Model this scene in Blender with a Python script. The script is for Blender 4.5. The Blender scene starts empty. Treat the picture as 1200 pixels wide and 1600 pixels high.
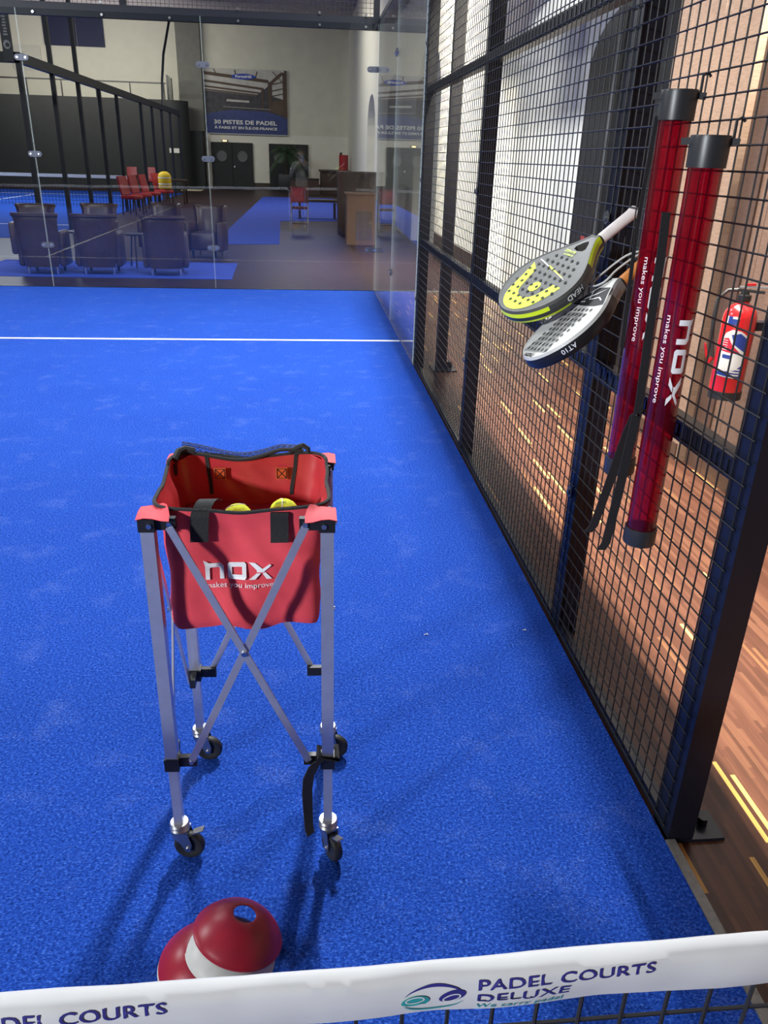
import bpy, bmesh, math, random
from mathutils import Vector, Matrix, noise
from mathutils.geometry import tessellate_polygon
random.seed(7)
sc = bpy.context.scene
COL = sc.collection
PI = math.pi
V = Vector

# ------------------------------------------------------------------ camera
cam_d = bpy.data.cameras.new('camera')
cam = bpy.data.objects.new('camera', cam_d)
COL.objects.link(cam)
cam_d.sensor_fit = 'VERTICAL'
cam_d.sensor_height = 36.0
cam_d.sensor_width = 27.0
cam_d.lens = 1224.27 / 1600 * 36
cam_d.clip_start = 0.02
cam_d.clip_end = 200
CAM = V((0, -0.4887, 1.5827))
pitch, roll, yaw = 0.423668, 0.030081, -0.107166
_r = V((math.cos(yaw), math.sin(yaw), 0))
FWD = V((-math.sin(yaw) * math.cos(pitch), math.cos(yaw) * math.cos(pitch), -math.sin(pitch)))
_u = _r.cross(FWD)
RIGHT = math.cos(roll) * _r + math.sin(roll) * _u
UP = -math.sin(roll) * _r + math.cos(roll) * _u
m4 = Matrix((RIGHT, UP, -FWD)).transposed().to_4x4()
m4.translation = CAM
cam.matrix_world = m4
sc.camera = cam

# ------------------------------------------------------------------ colour management, bounces, world, lamps
sc.view_settings.view_transform = 'Standard'
sc.view_settings.look = 'None'
sc.view_settings.gamma = 1
sc.view_settings.use_curve_mapping = False
sc.view_settings.exposure = 0.0
cy = sc.cycles
cy.max_bounces = 10
cy.diffuse_bounces = 3
cy.glossy_bounces = 5
cy.transmission_bounces = 6
cy.transparent_max_bounces = 24
cy.sample_clamp_indirect = 6
cy.caustics_reflective = False
cy.caustics_refractive = False
cy.use_denoising = True

wd = bpy.data.worlds.new('hall air')
sc.world = wd
wd.use_nodes = True
wd.node_tree.nodes['Background'].inputs[0].default_value = (0.75, 0.8, 1, 1)
wd.node_tree.nodes['Background'].inputs[1].default_value = 0.05

def lamp(name, loc, target, power, sx, sy, color=(1, 1, 1), spread=180):
    d = bpy.data.lights.new(name, 'AREA')
    d.shape = 'RECTANGLE'
    d.size, d.size_y = sx, sy
    d.energy = power
    d.color = color
    d.spread = math.radians(spread)
    o = bpy.data.objects.new(name, d)
    COL.objects.link(o)
    o.location = loc
    z = (V(loc) - V(target)).normalized()
    y = V((0, 1, 0))
    if abs(z.dot(y)) > 0.95:
        y = V((0, 0, 1))
    x = y.cross(z).normalized()
    y = z.cross(x)
    o.matrix_world = Matrix.Translation(V(loc)) @ Matrix((x, y, z)).transposed().to_4x4()
    return o

COOL = (0.93, 0.97, 1.0)
WARM = (1.0, 0.93, 0.78)
# floodlights high over the court, with one added fill lamp at the rear left
lamp('floodlight_and_fill', (1.02, 6.2, 6.0), (0.4, 4.5, 0), 820, 0.14, 1.2, COOL)
lamp('floodlight_and_fill', (-9.2, 5.0, 6.0), (-4.5, 4.5, 0), 330, 0.3, 2.0, COOL)
lamp('floodlight_and_fill', (-4.0, 8.5, 6.6), (-4.0, 6.0, 0), 300, 3.0, 0.6, COOL)
lamp('floodlight_and_fill', (-9.0, -6.0, 4.0), (-0.1, 1.0, 0.7), 430, 0.6, 1.0, COOL, 100)  # added rear fill, set low and aimed to light the bag front
# unseen lamps added to fill the corridor and the hall behind
lamp('fence_top_fill', (1.05, 2.2, 3.78), (1.35, 2.2, 0), 330, 0.02, 5.6, WARM, 76)  # added over the fence to light the corridor floor without the turf
lamp('niche_fill', (1.6, -1.0, 4.40), (2.5, 8.6, 0.9), 60, 0.2, 0.2, WARM, 24)  # added narrow beam that lights the lower part of the niche
lamp('corridor_wall_fill', (1.1, 13.2, 6.6), (2.3, 12.6, 2.2), 330, 0.3, 2.4, WARM, 60)  # added to brighten the white wall beyond the niche
lamp('ceiling_fill', (-1.5, 15.5, 6.9), (-1.5, 15.5, 0), 75, 2.0, 4.0, COOL)  # broad soft fill added over the lounge
lamp('ceiling_fill', (-9.5, 26, 6.9), (-9.5, 26, 0), 1200, 4.0, 8.0, COOL)  # broad soft fill added over the far court
lamp('ceiling_fill', (-0.5, 30, 6.9), (-0.5, 31, 0), 430, 1.5, 8.0, WARM)  # soft fill added in front of the banner wall
lamp('far_wall_fill', (-9.5, 37.5, 5.0), (-9.5, 44, 4.4), 330, 8.0, 0.3, WARM)  # added to brighten the cream part of the far wall

# ------------------------------------------------------------------ material helpers
def nm(name):
    m = bpy.data.materials.new(name)
    m.use_nodes = True
    return m, m.node_tree, m.node_tree.nodes['Principled BSDF']

def pm(name, col, rough=0.5, metal=0.0, var=0.0, scale=30, bump=0.0, spec=0.5, coat=0.0, alpha=None):
    m, t, b = nm(name)
    b.inputs['Roughness'].default_value = rough
    b.inputs['Metallic'].default_value = metal
    b.inputs['Specular IOR Level'].default_value = spec
    b.inputs['Coat Weight'].default_value = coat
    c = (*col, 1)
    b.inputs['Base Color'].default_value = c
    if var or bump:
        tc = t.nodes.new('ShaderNodeTexCoord')
        n = t.nodes.new('ShaderNodeTexNoise')
        n.inputs['Scale'].default_value = scale
        n.inputs['Detail'].default_value = 4
        t.links.new(tc.outputs['Object'], n.inputs['Vector'])
        if var:
            r = t.nodes.new('ShaderNodeValToRGB')
            r.color_ramp.elements[0].position = 0.3
            r.color_ramp.elements[1].position = 0.7
            r.color_ramp.elements[0].color = tuple(max(0, x * (1 - var)) for x in col) + (1,)
            r.color_ramp.elements[1].color = tuple(min(1, x * (1 + var)) for x in col) + (1,)
            t.links.new(n.outputs['Fac'], r.inputs[0])
            t.links.new(r.outputs[0], b.inputs['Base Color'])
        if bump:
            bp = t.nodes.new('ShaderNodeBump')
            bp.inputs['Strength'].default_value = bump
            bp.inputs['Distance'].default_value = 0.005
            t.links.new(n.outputs['Fac'], bp.inputs['Height'])
            t.links.new(bp.outputs[0], b.inputs['Normal'])
    return m

class G:
    """tiny node graph writer"""
    def __init__(s, t): s.t = t
    def n(s, kind, **kw):
        x = s.t.nodes.new(kind)
        for k, v in kw.items():
            setattr(x, k, v)
        return x
    def l(s, a, b): s.t.links.new(a, b)
    def math(s, op, a, b=None, c=None):
        x = s.n('ShaderNodeMath', operation=op)
        for i, v in enumerate((a, b, c)):
            if v is None: continue
            if isinstance(v, (int, float)): x.inputs[i].default_value = v
            else: s.l(v, x.inputs[i])
        return x.outputs[0]

def glass_mat(name, tint=(0.93, 0.95, 0.95), base=0.048, gain=0.95):
    m = bpy.data.materials.new(name)
    m.use_nodes = True
    t = m.node_tree
    t.nodes.clear()
    g = G(t)
    out = g.n('ShaderNodeOutputMaterial')
    lw = g.n('ShaderNodeLayerWeight')
    lw.inputs['Blend'].default_value = 0.5
    p = g.math('POWER', lw.outputs['Facing'], 5.0)
    fac = g.math('MULTIPLY_ADD', p, gain, base)
    tr = g.n('ShaderNodeBsdfTransparent')
    tr.inputs[0].default_value = (*tint, 1)
    gl = g.n('ShaderNodeBsdfGlossy')
    gl.inputs['Roughness'].default_value = 0.0
    gl.inputs['Color'].default_value = (1, 1, 1, 1)
    mx = g.n('ShaderNodeMixShader')
    g.l(fac, mx.inputs[0]); g.l(tr.outputs[0], mx.inputs[1]); g.l(gl.outputs[0], mx.inputs[2])
    g.l(mx.outputs[0], out.inputs[0])
    return m

def turf_mat(name):
    m, t, b = nm(name)
    g = G(t)
    tc = g.n('ShaderNodeTexCoord')
    def nz(scale, det=3, rough=0.6, stretch=None):
        n = g.n('ShaderNodeTexNoise')
        n.inputs['Scale'].default_value = scale
        n.inputs['Detail'].default_value = det
        n.inputs['Roughness'].default_value = rough
        if stretch:
            mp = g.n('ShaderNodeMapping')
            mp.inputs['Scale'].default_value = stretch
            mp.inputs['Rotation'].default_value = (0, 0, 0.15)
            g.l(tc.outputs['Object'], mp.inputs[0]); g.l(mp.outputs[0], n.inputs['Vector'])
        else: g.l(tc.outputs['Object'], n.inputs['Vector'])
        return n.outputs['Fac']
    fine = nz(270, 3, 0.65, (0.55, 1, 1))
    mid = nz(120, 3)
    big = nz(1.6, 4)
    patch = nz(5.5, 6, 0.7)
    r = g.n('ShaderNodeValToRGB')
    e = r.color_ramp.elements
    e[0].position = 0.36; e[0].color = (0.003, 0.018, 0.14, 1)
    e[1].position = 0.53; e[1].color = (0.016, 0.072, 0.43, 1)
    x = e.new(0.66); x.color = (0.075, 0.20, 0.66, 1)
    s = g.math('ADD', g.math('MULTIPLY', fine, 0.55), g.math('MULTIPLY', mid, 0.45))
    g.l(s, r.inputs[0])
    # sand dust: pale patches
    dust = g.math('MULTIPLY', g.math('SUBTRACT', patch, 0.54), 1.5)
    dust = g.math('MULTIPLY', g.math('MAXIMUM', dust, 0.0), g.math('MULTIPLY', g.math('GREATER_THAN', nz(260, 1), 0.55), 1.0))
    dust = g.math('MINIMUM', dust, 0.25)
    mx = g.n('ShaderNodeMix', data_type='RGBA')
    g.l(dust, mx.inputs[0]); g.l(r.outputs[0], mx.inputs[6])
    mx.inputs[7].default_value = (0.40, 0.52, 0.90, 1)
    mx2 = g.n('ShaderNodeMix', data_type='RGBA', blend_type='MULTIPLY')
    mx2.inputs[0].default_value = 1
    rb = g.n('ShaderNodeValToRGB')
    rb.color_ramp.elements[0].color = (0.82, 0.82, 0.86, 1)
    rb.color_ramp.elements[1].color = (1.1, 1.1, 1.05, 1)
    g.l(big, rb.inputs[0])
    g.l(mx.outputs[2], mx2.inputs[6]); g.l(rb.outputs[0], mx2.inputs[7])
    g.l(mx2.outputs[2], b.inputs['Base Color'])
    b.inputs['Roughness'].default_value = 0.85
    b.inputs['Specular IOR Level'].default_value = 0.06
    b.inputs['Sheen Weight'].default_value = 0.0
    bp = g.n('ShaderNodeBump')
    bp.inputs['Strength'].default_value = 0.9
    bp.inputs['Distance'].default_value = 0.006
    g.l(s, bp.inputs['Height'])
    g.l(bp.outputs[0], b.inputs['Normal'])
    return m

def parquet_mat(name):
    m, t, b = nm(name)
    g = G(t)
    tc = g.n('ShaderNodeTexCoord')
    sep = g.n('ShaderNodeSeparateXYZ')
    g.l(tc.outputs['Object'], sep.inputs[0])
    X, Y = sep.outputs[0], sep.outputs[1]
    row = g.math('FLOOR', g.math('DIVIDE', X, 0.014))
    wn = g.n('ShaderNodeTexWhiteNoise', noise_dimensions='1D')
    g.l(row, wn.inputs['W'])
    yy = g.math('ADD', g.math('DIVIDE', Y, 0.30), g.math('MULTIPLY', wn.outputs['Value'], 7.0))
    col = g.math('FLOOR', yy)
    cmb = g.n('ShaderNodeCombineXYZ')
    g.l(row, cmb.inputs[0]); g.l(col, cmb.inputs[1])
    w2 = g.n('ShaderNodeTexWhiteNoise', noise_dimensions='3D')
    g.l(cmb.outputs[0], w2.inputs['Vector'])
    r = g.n('ShaderNodeValToRGB')
    r.color_ramp.interpolation = 'CONSTANT'
    e = r.color_ramp.elements
    e[0].position = 0; e[0].color = (0.054, 0.019, 0.010, 1)
    e[1].position = 0.3; e[1].color = (0.080, 0.030, 0.017, 1)
    for p, c in ((0.55, (0.065, 0.023, 0.013, 1)), (0.75, (0.098, 0.040, 0.022, 1)), (0.93, (0.129, 0.059, 0.026, 1)), (0.965, (0.60, 0.34, 0.10, 1))):
        q = e.new(p); q.color = c
    g.l(w2.outputs['Value'], r.inputs[0])
    gn = g.n('ShaderNodeTexNoise')
    mp = g.n('ShaderNodeMapping')
    mp.inputs['Scale'].default_value = (160, 8, 1)
    g.l(tc.outputs['Object'], mp.inputs[0]); g.l(mp.outputs[0], gn.inputs['Vector'])
    gn.inputs['Scale'].default_value = 1
    gr = g.n('ShaderNodeValToRGB')
    gr.color_ramp.elements[0].color = (0.6, 0.6, 0.6, 1)
    gr.color_ramp.elements[1].color = (1.25, 1.25, 1.25, 1)
    g.l(gn.outputs['Fac'], gr.inputs[0])
    mx = g.n('ShaderNodeMix', data_type='RGBA', blend_type='MULTIPLY')
    mx.inputs[0].default_value = 1
    g.l(r.outputs[0], mx.inputs[6]); g.l(gr.outputs[0], mx.inputs[7])
    g.l(mx.outputs[2], b.inputs['Base Color'])
    b.inputs['Roughness'].default_value = 0.42
    b.inputs['Specular IOR Level'].default_value = 0.3
    return m

def boards_mat(name, c1, c2):
    m, t, b = nm(name)
    g = G(t)
    tc = g.n('ShaderNodeTexCoord')
    mp = g.n('ShaderNodeMapping')
    mp.inputs['Scale'].default_value = (20, 20, 260)
    g.l(tc.outputs['Object'], mp.inputs[0])
    n = g.n('ShaderNodeTexNoise')
    n.inputs['Scale'].default_value = 1
    n.inputs['Detail'].default_value = 3
    g.l(mp.outputs[0], n.inputs['Vector'])
    r = g.n('ShaderNodeValToRGB')
    r.color_ramp.elements[0].position = 0.3; r.color_ramp.elements[0].color = (*c1, 1)
    r.color_ramp.elements[1].position = 0.7; r.color_ramp.elements[1].color = (*c2, 1)
    g.l(n.outputs['Fac'], r.inputs[0]); g.l(r.outputs[0], b.inputs['Base Color'])
    b.inputs['Roughness'].default_value = 0.5
    return m

def tube_mat(name):
    m = bpy.data.materials.new(name)
    m.use_nodes = True
    t = m.node_tree
    t.nodes.clear()
    g = G(t)
    out = g.n('ShaderNodeOutputMaterial')
    lw = g.n('ShaderNodeLayerWeight')
    lw.inputs['Blend'].default_value = 0.5
    fac = g.math('MULTIPLY_ADD', g.math('POWER', lw.outputs['Facing'], 3.0), 0.75, 0.06)
    tr = g.n('ShaderNodeBsdfTransparent')
    tr.inputs[0].default_value = (0.62, 0.06, 0.14, 1)
    df = g.n('ShaderNodeBsdfTranslucent')
    df.inputs[0].default_value = (0.50, 0.008, 0.03, 1)
    d2 = g.n('ShaderNodeBsdfDiffuse')
    d2.inputs[0].default_value = (0.26, 0.005, 0.03, 1)
    m1 = g.n('ShaderNodeMixShader'); m1.inputs[0].default_value = 0.5
    g.l(df.outputs[0], m1.inputs[1]); g.l(d2.outputs[0], m1.inputs[2])
    m2 = g.n('ShaderNodeMixShader'); m2.inputs[0].default_value = 0.30
    g.l(tr.outputs[0], m2.inputs[1]); g.l(m1.outputs[0], m2.inputs[2])
    gl = g.n('ShaderNodeBsdfGlossy')
    gl.inputs['Roughness'].default_value = 0.08
    m3 = g.n('ShaderNodeMixShader')
    g.l(fac, m3.inputs[0]); g.l(m2.outputs[0], m3.inputs[1]); g.l(gl.outputs[0], m3.inputs[2])
    g.l(m3.outputs[0], out.inputs[0])
    return m

M = {}
M['turf'] = turf_mat('blue sanded turf')
M['parquet'] = parquet_mat('reddish parquet')
M['hallfloor'] = pm('dark hall floor', (0.034, 0.019, 0.020), 0.40, var=0.25, scale=7, spec=0.12)
M['line'] = pm('white line turf', (0.85, 0.87, 0.9), 0.8, var=0.06, scale=200)
M['glass'] = glass_mat('clear pane')
M['wall'] = pm('cream plaster', (0.80, 0.78, 0.70), 0.85, var=0.03, scale=3)
M['wallgrey'] = pm('grey plaster', (0.70, 0.69, 0.60), 0.85, var=0.05, scale=2)
M['concrete'] = pm('grey concrete', (0.17, 0.17, 0.16), 0.8, var=0.08, scale=4)
M['ceil'] = pm('grey ceiling', (0.42, 0.40, 0.46), 0.9, var=0.04, scale=2)
M['black'] = pm('black lacquer', (0.010, 0.011, 0.014), 0.42, var=0.1, scale=10)
M['frame'] = pm('black powder coat', (0.007, 0.008, 0.014), 0.38, var=0.1, scale=60, spec=0.35)
M['wire'] = pm('black coated wire', (0.010, 0.010, 0.012), 0.5, spec=0.25)
M['matteblack'] = pm('matte black plaster', (0.022, 0.024, 0.026), 0.75, var=0.1, scale=3)
M['skirt'] = pm('dark brown skirting', (0.045, 0.03, 0.024), 0.5, var=0.1, scale=12)
M['board'] = boards_mat('light timber cladding', (0.155, 0.100, 0.070), (0.26, 0.175, 0.13))
M['boardmid'] = boards_mat('brown timber cladding', (0.10, 0.060, 0.043), (0.17, 0.105, 0.075))
M['boarddark'] = boards_mat('dark timber cladding', (0.045, 0.025, 0.018), (0.075, 0.042, 0.03))
M['steel'] = pm('polished steel', (0.75, 0.75, 0.76), 0.22, 1.0)
M['alu'] = pm('brushed aluminium', (0.60, 0.61, 0.68), 0.36, 0.75, var=0.05, scale=40)
M['zinc'] = pm('zinc plated steel', (0.50, 0.49, 0.47), 0.35, 1.0)
M['plastic'] = pm('black plastic', (0.012, 0.012, 0.013), 0.4)
M['rubber'] = pm('black rubber', (0.014, 0.014, 0.015), 0.55)
M['webbing'] = pm('black webbing', (0.016, 0.016, 0.017), 0.8, var=0.3, scale=300, bump=0.3)
M['rednylon'] = pm('red nylon', (0.78, 0.068, 0.090), 0.68, var=0.10, scale=14, bump=0.12)
M['redvinyl'] = pm('red vinyl lining', (0.46, 0.032, 0.040), 0.38, var=0.10, scale=12, bump=0.2)
M['orange'] = pm('orange stitched patch', (0.62, 0.10, 0.02), 0.5)
M['white'] = pm('white print', (0.88, 0.88, 0.88), 0.5)
M['netblue'] = pm('blue black netting', (0.03, 0.05, 0.16), 0.7)
M['ball'] = pm('yellow green felt', (0.72, 0.80, 0.03), 0.9, var=0.12, scale=120, bump=0.4)
M['conered'] = pm('red soft plastic', (0.33, 0.012, 0.028), 0.36, var=0.12, scale=18)
M['conewhite'] = pm('white soft plastic', (0.60, 0.59, 0.54), 0.4, var=0.08, scale=30)
M['tape'] = pm('white vinyl net tape', (0.70, 0.70, 0.68), 0.5, var=0.05, scale=9, bump=0.1)
M['navy'] = pm('navy print', (0.035, 0.03, 0.20), 0.5)
M['teal'] = pm('teal print', (0.03, 0.32, 0.32), 0.5)
M['cord'] = pm('black net cord', (0.010, 0.010, 0.012), 0.7)
M['tube'] = tube_mat('translucent red plastic')
M['capblack'] = pm('satin black cap', (0.025, 0.026, 0.028), 0.38)
M['rgrey'] = pm('grey racket face', (0.075, 0.075, 0.067), 0.5, var=0.08, scale=60)
M['neon'] = pm('neon yellow paint', (0.72, 0.90, 0.02), 0.45)
M['rdark'] = pm('dark racket rim', (0.035, 0.037, 0.038), 0.35)
M['rwhite'] = pm('white racket face', (0.60, 0.60, 0.56), 0.42, var=0.05, scale=40)
M['rsilver'] = pm('silver racket inlay', (0.30, 0.30, 0.29), 0.4, var=0.15, scale=30)
M['hole'] = pm('drilled hole', (0.008, 0.008, 0.009), 0.8)
M['gripwhite'] = pm('white overgrip', (0.80, 0.72, 0.68), 0.7, var=0.06, scale=40)
M['griporange'] = pm('orange overgrip', (0.60, 0.21, 0.04), 0.6, var=0.1, scale=40)
M['extred'] = pm('red enamel', (0.36, 0.011, 0.014), 0.22, coat=0.5)
M['labelblue'] = pm('blue label', (0.015, 0.035, 0.20), 0.4)
M['labelred'] = pm('red label print', (0.40, 0.01, 0.03), 0.4)
M['labelwhite'] = pm('white label', (0.50, 0.50, 0.50), 0.4)
M['leather'] = pm('dark brown leather', (0.048, 0.026, 0.026), 0.36, var=0.15, scale=20, bump=0.1)
M['carpet'] = pm('blue carpet', (0.020, 0.055, 0.42), 0.9, var=0.12, scale=60)
M['redleather'] = pm('red leather', (0.42, 0.020, 0.022), 0.4, var=0.1, scale=20)
M['darkwood'] = pm('dark wood', (0.045, 0.022, 0.016), 0.4, var=0.2, scale=12)
M['brownwood'] = boards_mat('brown wood', (0.085, 0.036, 0.020), (0.13, 0.058, 0.030))
M['yellow'] = pm('yellow bag cloth', (0.78, 0.52, 0.01), 0.6)
M['bluepanel'] = pm('navy panel', (0.012, 0.018, 0.075), 0.6)
M['louver'] = pm('white louvre', (0.72, 0.71, 0.66), 0.6)
M['leaf'] = pm('dark palm leaf', (0.035, 0.075, 0.030), 0.5, var=0.25, scale=20)
M['pot'] = pm('dark plant pot', (0.02, 0.022, 0.028), 0.5)
M['mat'] = pm('pale door mat', (0.62, 0.55, 0.36), 0.8)
M['portglass'] = pm('porthole glass', (0.35, 0.37, 0.37), 0.08, 0.6)
M['banbeam'] = pm('printed brown beams', (0.085, 0.05, 0.035), 0.6)
M['bansky'] = pm('printed pale roof', (0.50, 0.49, 0.47), 0.6, var=0.15, scale=3)
M['bandark'] = pm('printed dark hall', (0.045, 0.042, 0.055), 0.6, var=0.4, scale=6)
M['banblue'] = pm('printed blue floor', (0.035, 0.055, 0.20), 0.6, var=0.2, scale=4)
M['bansign'] = pm('printed blue sign', (0.02, 0.06, 0.42), 0.6)
M['banwall'] = pm('printed brown wall', (0.10, 0.062, 0.042), 0.6, var=0.2, scale=3)
M['strip'] = pm('grey metal strip', (0.16, 0.155, 0.14), 0.5, 0.3, var=0.2, scale=60)
M['steelgrey'] = pm('dull grey steel', (0.12, 0.12, 0.12), 0.45, 0.6)
M['redboard'] = pm('red panel', (0.30, 0.035, 0.04), 0.5)

# ------------------------------------------------------------------ mesh helpers
class MB:
    def __init__(s):
        s.v = []; s.f = []; s.mi = []; s.mats = []; s.smooth = []
        s.cur = 0; s.M = Matrix.Identity(4); s.sm = False
    def mat(s, m):
        if m not in s.mats: s.mats.append(m)
        s.cur = s.mats.index(m)
        return s
    def add(s, vs, fs, smooth=None):
        o = len(s.v)
        s.v += [tuple(s.M @ V(p)) for p in vs]
        for f in fs:
            s.f.append(tuple(i + o for i in f)); s.mi.append(s.cur)
            s.smooth.append(s.sm if smooth is None else smooth)
        return s
    def box(s, lo, hi):
        x0, y0, z0 = lo; x1, y1, z1 = hi
        return s.add([(x0, y0, z0), (x1, y0, z0), (x1, y1, z0), (x0, y1, z0), (x0, y0, z1), (x1, y0, z1), (x1, y1, z1), (x0, y1, z1)],
                     [(3, 2, 1, 0), (4, 5, 6, 7), (0, 1, 5, 4), (1, 2, 6, 5), (2, 3, 7, 6), (3, 0, 4, 7)], False)
    def rbox(s, lo, hi, r=0.005, seg=2):
        bm = bmesh.new()
        bmesh.ops.create_cube(bm, size=1)
        c = [(a + b) / 2 for a, b in zip(lo, hi)]; d = [b - a for a, b in zip(lo, hi)]
        for v in bm.verts: v.co = V((v.co.x * d[0] + c[0], v.co.y * d[1] + c[1], v.co.z * d[2] + c[2]))
        bmesh.ops.bevel(bm, geom=bm.edges[:], offset=min(r, min(d) * 0.49), segments=seg, affect='EDGES', profile=0.5)
        bm.verts.index_update()
        s.add([v.co[:] for v in bm.verts], [[v.index for v in f.verts] for f in bm.faces], True)
        bm.free()
        return s
    def bar(s, a, b, w, h, upv=(0, 0, 1)):
        """rectangular bar from a to b, w across, h along up"""
        a, b = V(a), V(b); d = (b - a).normalized(); u = V(upv)
        x = d.cross(u)
        if x.length < 1e-4: x = d.cross(V((0, 1, 0)))
        x.normalize(); y = x.cross(d)
        vs = []
        for p in (a, b):
            for sx, sy in ((-1, -1), (1, -1), (1, 1), (-1, 1)):
                vs.append(p + x * sx * w / 2 + y * sy * h / 2)
        return s.add(vs, [(0, 1, 2, 3), (7, 6, 5, 4), (0, 4, 5, 1), (1, 5, 6, 2), (2, 6, 7, 3), (3, 7, 4, 0)], False)
    def tube(s, pts, r, n=8, closed=False, cap=True, flat=None):
        pts = [V(p) for p in pts]
        k = len(pts); vs = []; fs = []; prev = None
        for i, p in enumerate(pts):
            if closed: d = pts[(i + 1) % k] - pts[i - 1]
            else: d = pts[min(i + 1, k - 1)] - pts[max(i - 1, 0)]
            d.normalize()
            if prev is None:
                x = d.cross(V((0, 0, 1)))
                if x.length < 1e-3: x = d.cross(V((1, 0, 0)))
            else:
                x = prev - d * prev.dot(d)
            x.normalize(); prev = x; y = d.cross(x)
            rr = r[i] if isinstance(r, (list, tuple)) else r
            for j in range(n):
                a = 2 * PI * (j + 0.5) / n
                vs.append(p + x * math.cos(a) * rr + y * math.sin(a) * rr)
        for i in range(k if closed else k - 1):
            for j in range(n):
                a, b = i * n + j, i * n + (j + 1) % n
                c, d2 = ((i + 1) % k) * n + (j + 1) % n, ((i + 1) % k) * n + j
                fs.append((a, b, c, d2))
        if cap and not closed:
            fs.append(tuple(range(n))[::-1]); fs.append(tuple((k - 1) * n + j for j in range(n)))
        return s.add(vs, fs, n > 5)
    def lathe(s, prof, n=24, axis=(0, 0, 1), at=(0, 0, 0), cap0=False, cap1=False, a0=0, a1=2 * PI):
        """profile of (radius, height)"""
        z = V(axis).normalized()
        x = z.cross(V((0, 0, 1)))
        if x.length < 1e-3: x = V((1, 0, 0))
        x.normalize(); y = z.cross(x); at = V(at)
        full = abs(a1 - a0 - 2 * PI) < 1e-6
        cnt = n if full else n + 1
        vs = []; fs = []
        for (r, h) in prof:
            for j in range(cnt):
                a = a0 + (a1 - a0) * j / n
                vs.append(at + x * math.cos(a) * r + y * math.sin(a) * r + z * h)
        for i in range(len(prof) - 1):
            for j in range(n):
                j2 = (j + 1) % cnt
                fs.append((i * cnt + j, i * cnt + j2, (i + 1) * cnt + j2, (i + 1) * cnt + j))
        if cap0: fs.append(tuple(range(cnt))[::-1])
        if cap1: fs.append(tuple((len(prof) - 1) * cnt + j for j in range(cnt)))
        return s.add(vs, fs, True)
    def cyl(s, a, b, r, n=16):
        return s.lathe([(0, 0), (r, 0), (r, (V(b) - V(a)).length), (0, (V(b) - V(a)).length)], n, V(b) - V(a), a)
    def poly(s, loops, depth=0.0, fn=None):
        """2d loops (outer, holes...) -> flat or extruded sheet; fn maps (x, y, z) to 3d"""
        fn = fn or (lambda x, y, z: (x, y, z))
        flat = [p for l in loops for p in l]
        tris = tessellate_polygon([[V((p[0], p[1], 0)) for p in l] for l in loops])
        out = []
        for t in tris:
            a, b, c = (flat[i] for i in t)
            cr = (b[0] - a[0]) * (c[1] - a[1]) - (b[1] - a[1]) * (c[0] - a[0])
            out.append(t if cr > 0 else t[::-1])
        n = len(flat)
        vs = [fn(p[0], p[1], depth) for p in flat]
        fs = [tuple(t) for t in out]
        if depth:
            vs += [fn(p[0], p[1], 0) for p in flat]
            fs += [tuple(i + n for i in t[::-1]) for t in out]
            o = 0
            for l in loops:
                k = len(l)
                ar = sum(l[i][0] * l[(i + 1) % k][1] - l[(i + 1) % k][0] * l[i][1] for i in range(k))
                for i in range(k):
                    a, b = o + i, o + (i + 1) % k
                    q = (b, a, a + n, b + n)
                    hole = l is not loops[0]
                    fs.append(q if (ar > 0) != hole else q[::-1])
                o += k
        return s.add(vs, fs, False)
    def sheet(s, grid, thick=0.0, smooth=True):
        """grid[i][j] of points; thick gives it a back"""
        R, Cn = len(grid), len(grid[0])
        P = [[V(p) for p in row] for row in grid]
        vs = [p for row in P for p in row]
        fs = [(i * Cn + j, i * Cn + j + 1, (i + 1) * Cn + j + 1, (i + 1) * Cn + j) for i in range(R - 1) for j in range(Cn - 1)]
        if thick:
            nn = []
            for i in range(R):
                for j in range(Cn):
                    a = P[i][min(j + 1, Cn - 1)] - P[i][max(j - 1, 0)]
                    b = P[min(i + 1, R - 1)][j] - P[max(i - 1, 0)][j]
                    q = a.cross(b)
                    nn.append(q.normalized() if q.length > 1e-9 else V((0, 0, 0)))
            o = len(vs)
            vs = vs + [p - q * thick for p, q in zip(vs, nn)]
            fs = fs + [tuple(i + o for i in f[::-1]) for f in fs]
            bd = [(i, i + 1) for i in range(Cn - 1)] + [(Cn - 1 + i * Cn, Cn - 1 + (i + 1) * Cn) for i in range(R - 1)] \
                + [((R - 1) * Cn + j + 1, (R - 1) * Cn + j) for j in range(Cn - 1)] + [((i + 1) * Cn, i * Cn) for i in range(R - 1)]
            fs = fs + [(b, a, a + o, b + o) for a, b in bd]
        return s.add(vs, fs, smooth)
    def build(s, name, m=None, parent=None, loc=None):
        me = bpy.data.meshes.new(name)
        off = V(loc) if loc is not None else V((0, 0, 0))
        if parent is not None and loc is None:
            off = wloc(parent)
        me.from_pydata([tuple(V(p) - off) for p in s.v], [], s.f)
        for mm in (s.mats or [m]):
            me.materials.append(M[mm] if isinstance(mm, str) else mm)
        me.polygons.foreach_set('material_index', s.mi)
        me.polygons.foreach_set('use_smooth', s.smooth)
        me.update()
        if any(s.smooth): me.set_sharp_from_angle(angle=math.radians(42))
        o = bpy.data.objects.new(name, me)
        COL.objects.link(o)
        if parent is not None:
            o.parent = parent
            if loc is not None: o.location = V(loc) - wloc(parent)
        elif loc is not None:
            o.location = loc
        return o

WL = {}
def wloc(o):
    p = o.location.copy()
    while o.parent is not None:
        o = o.parent
        p += o.location
    return p

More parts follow.
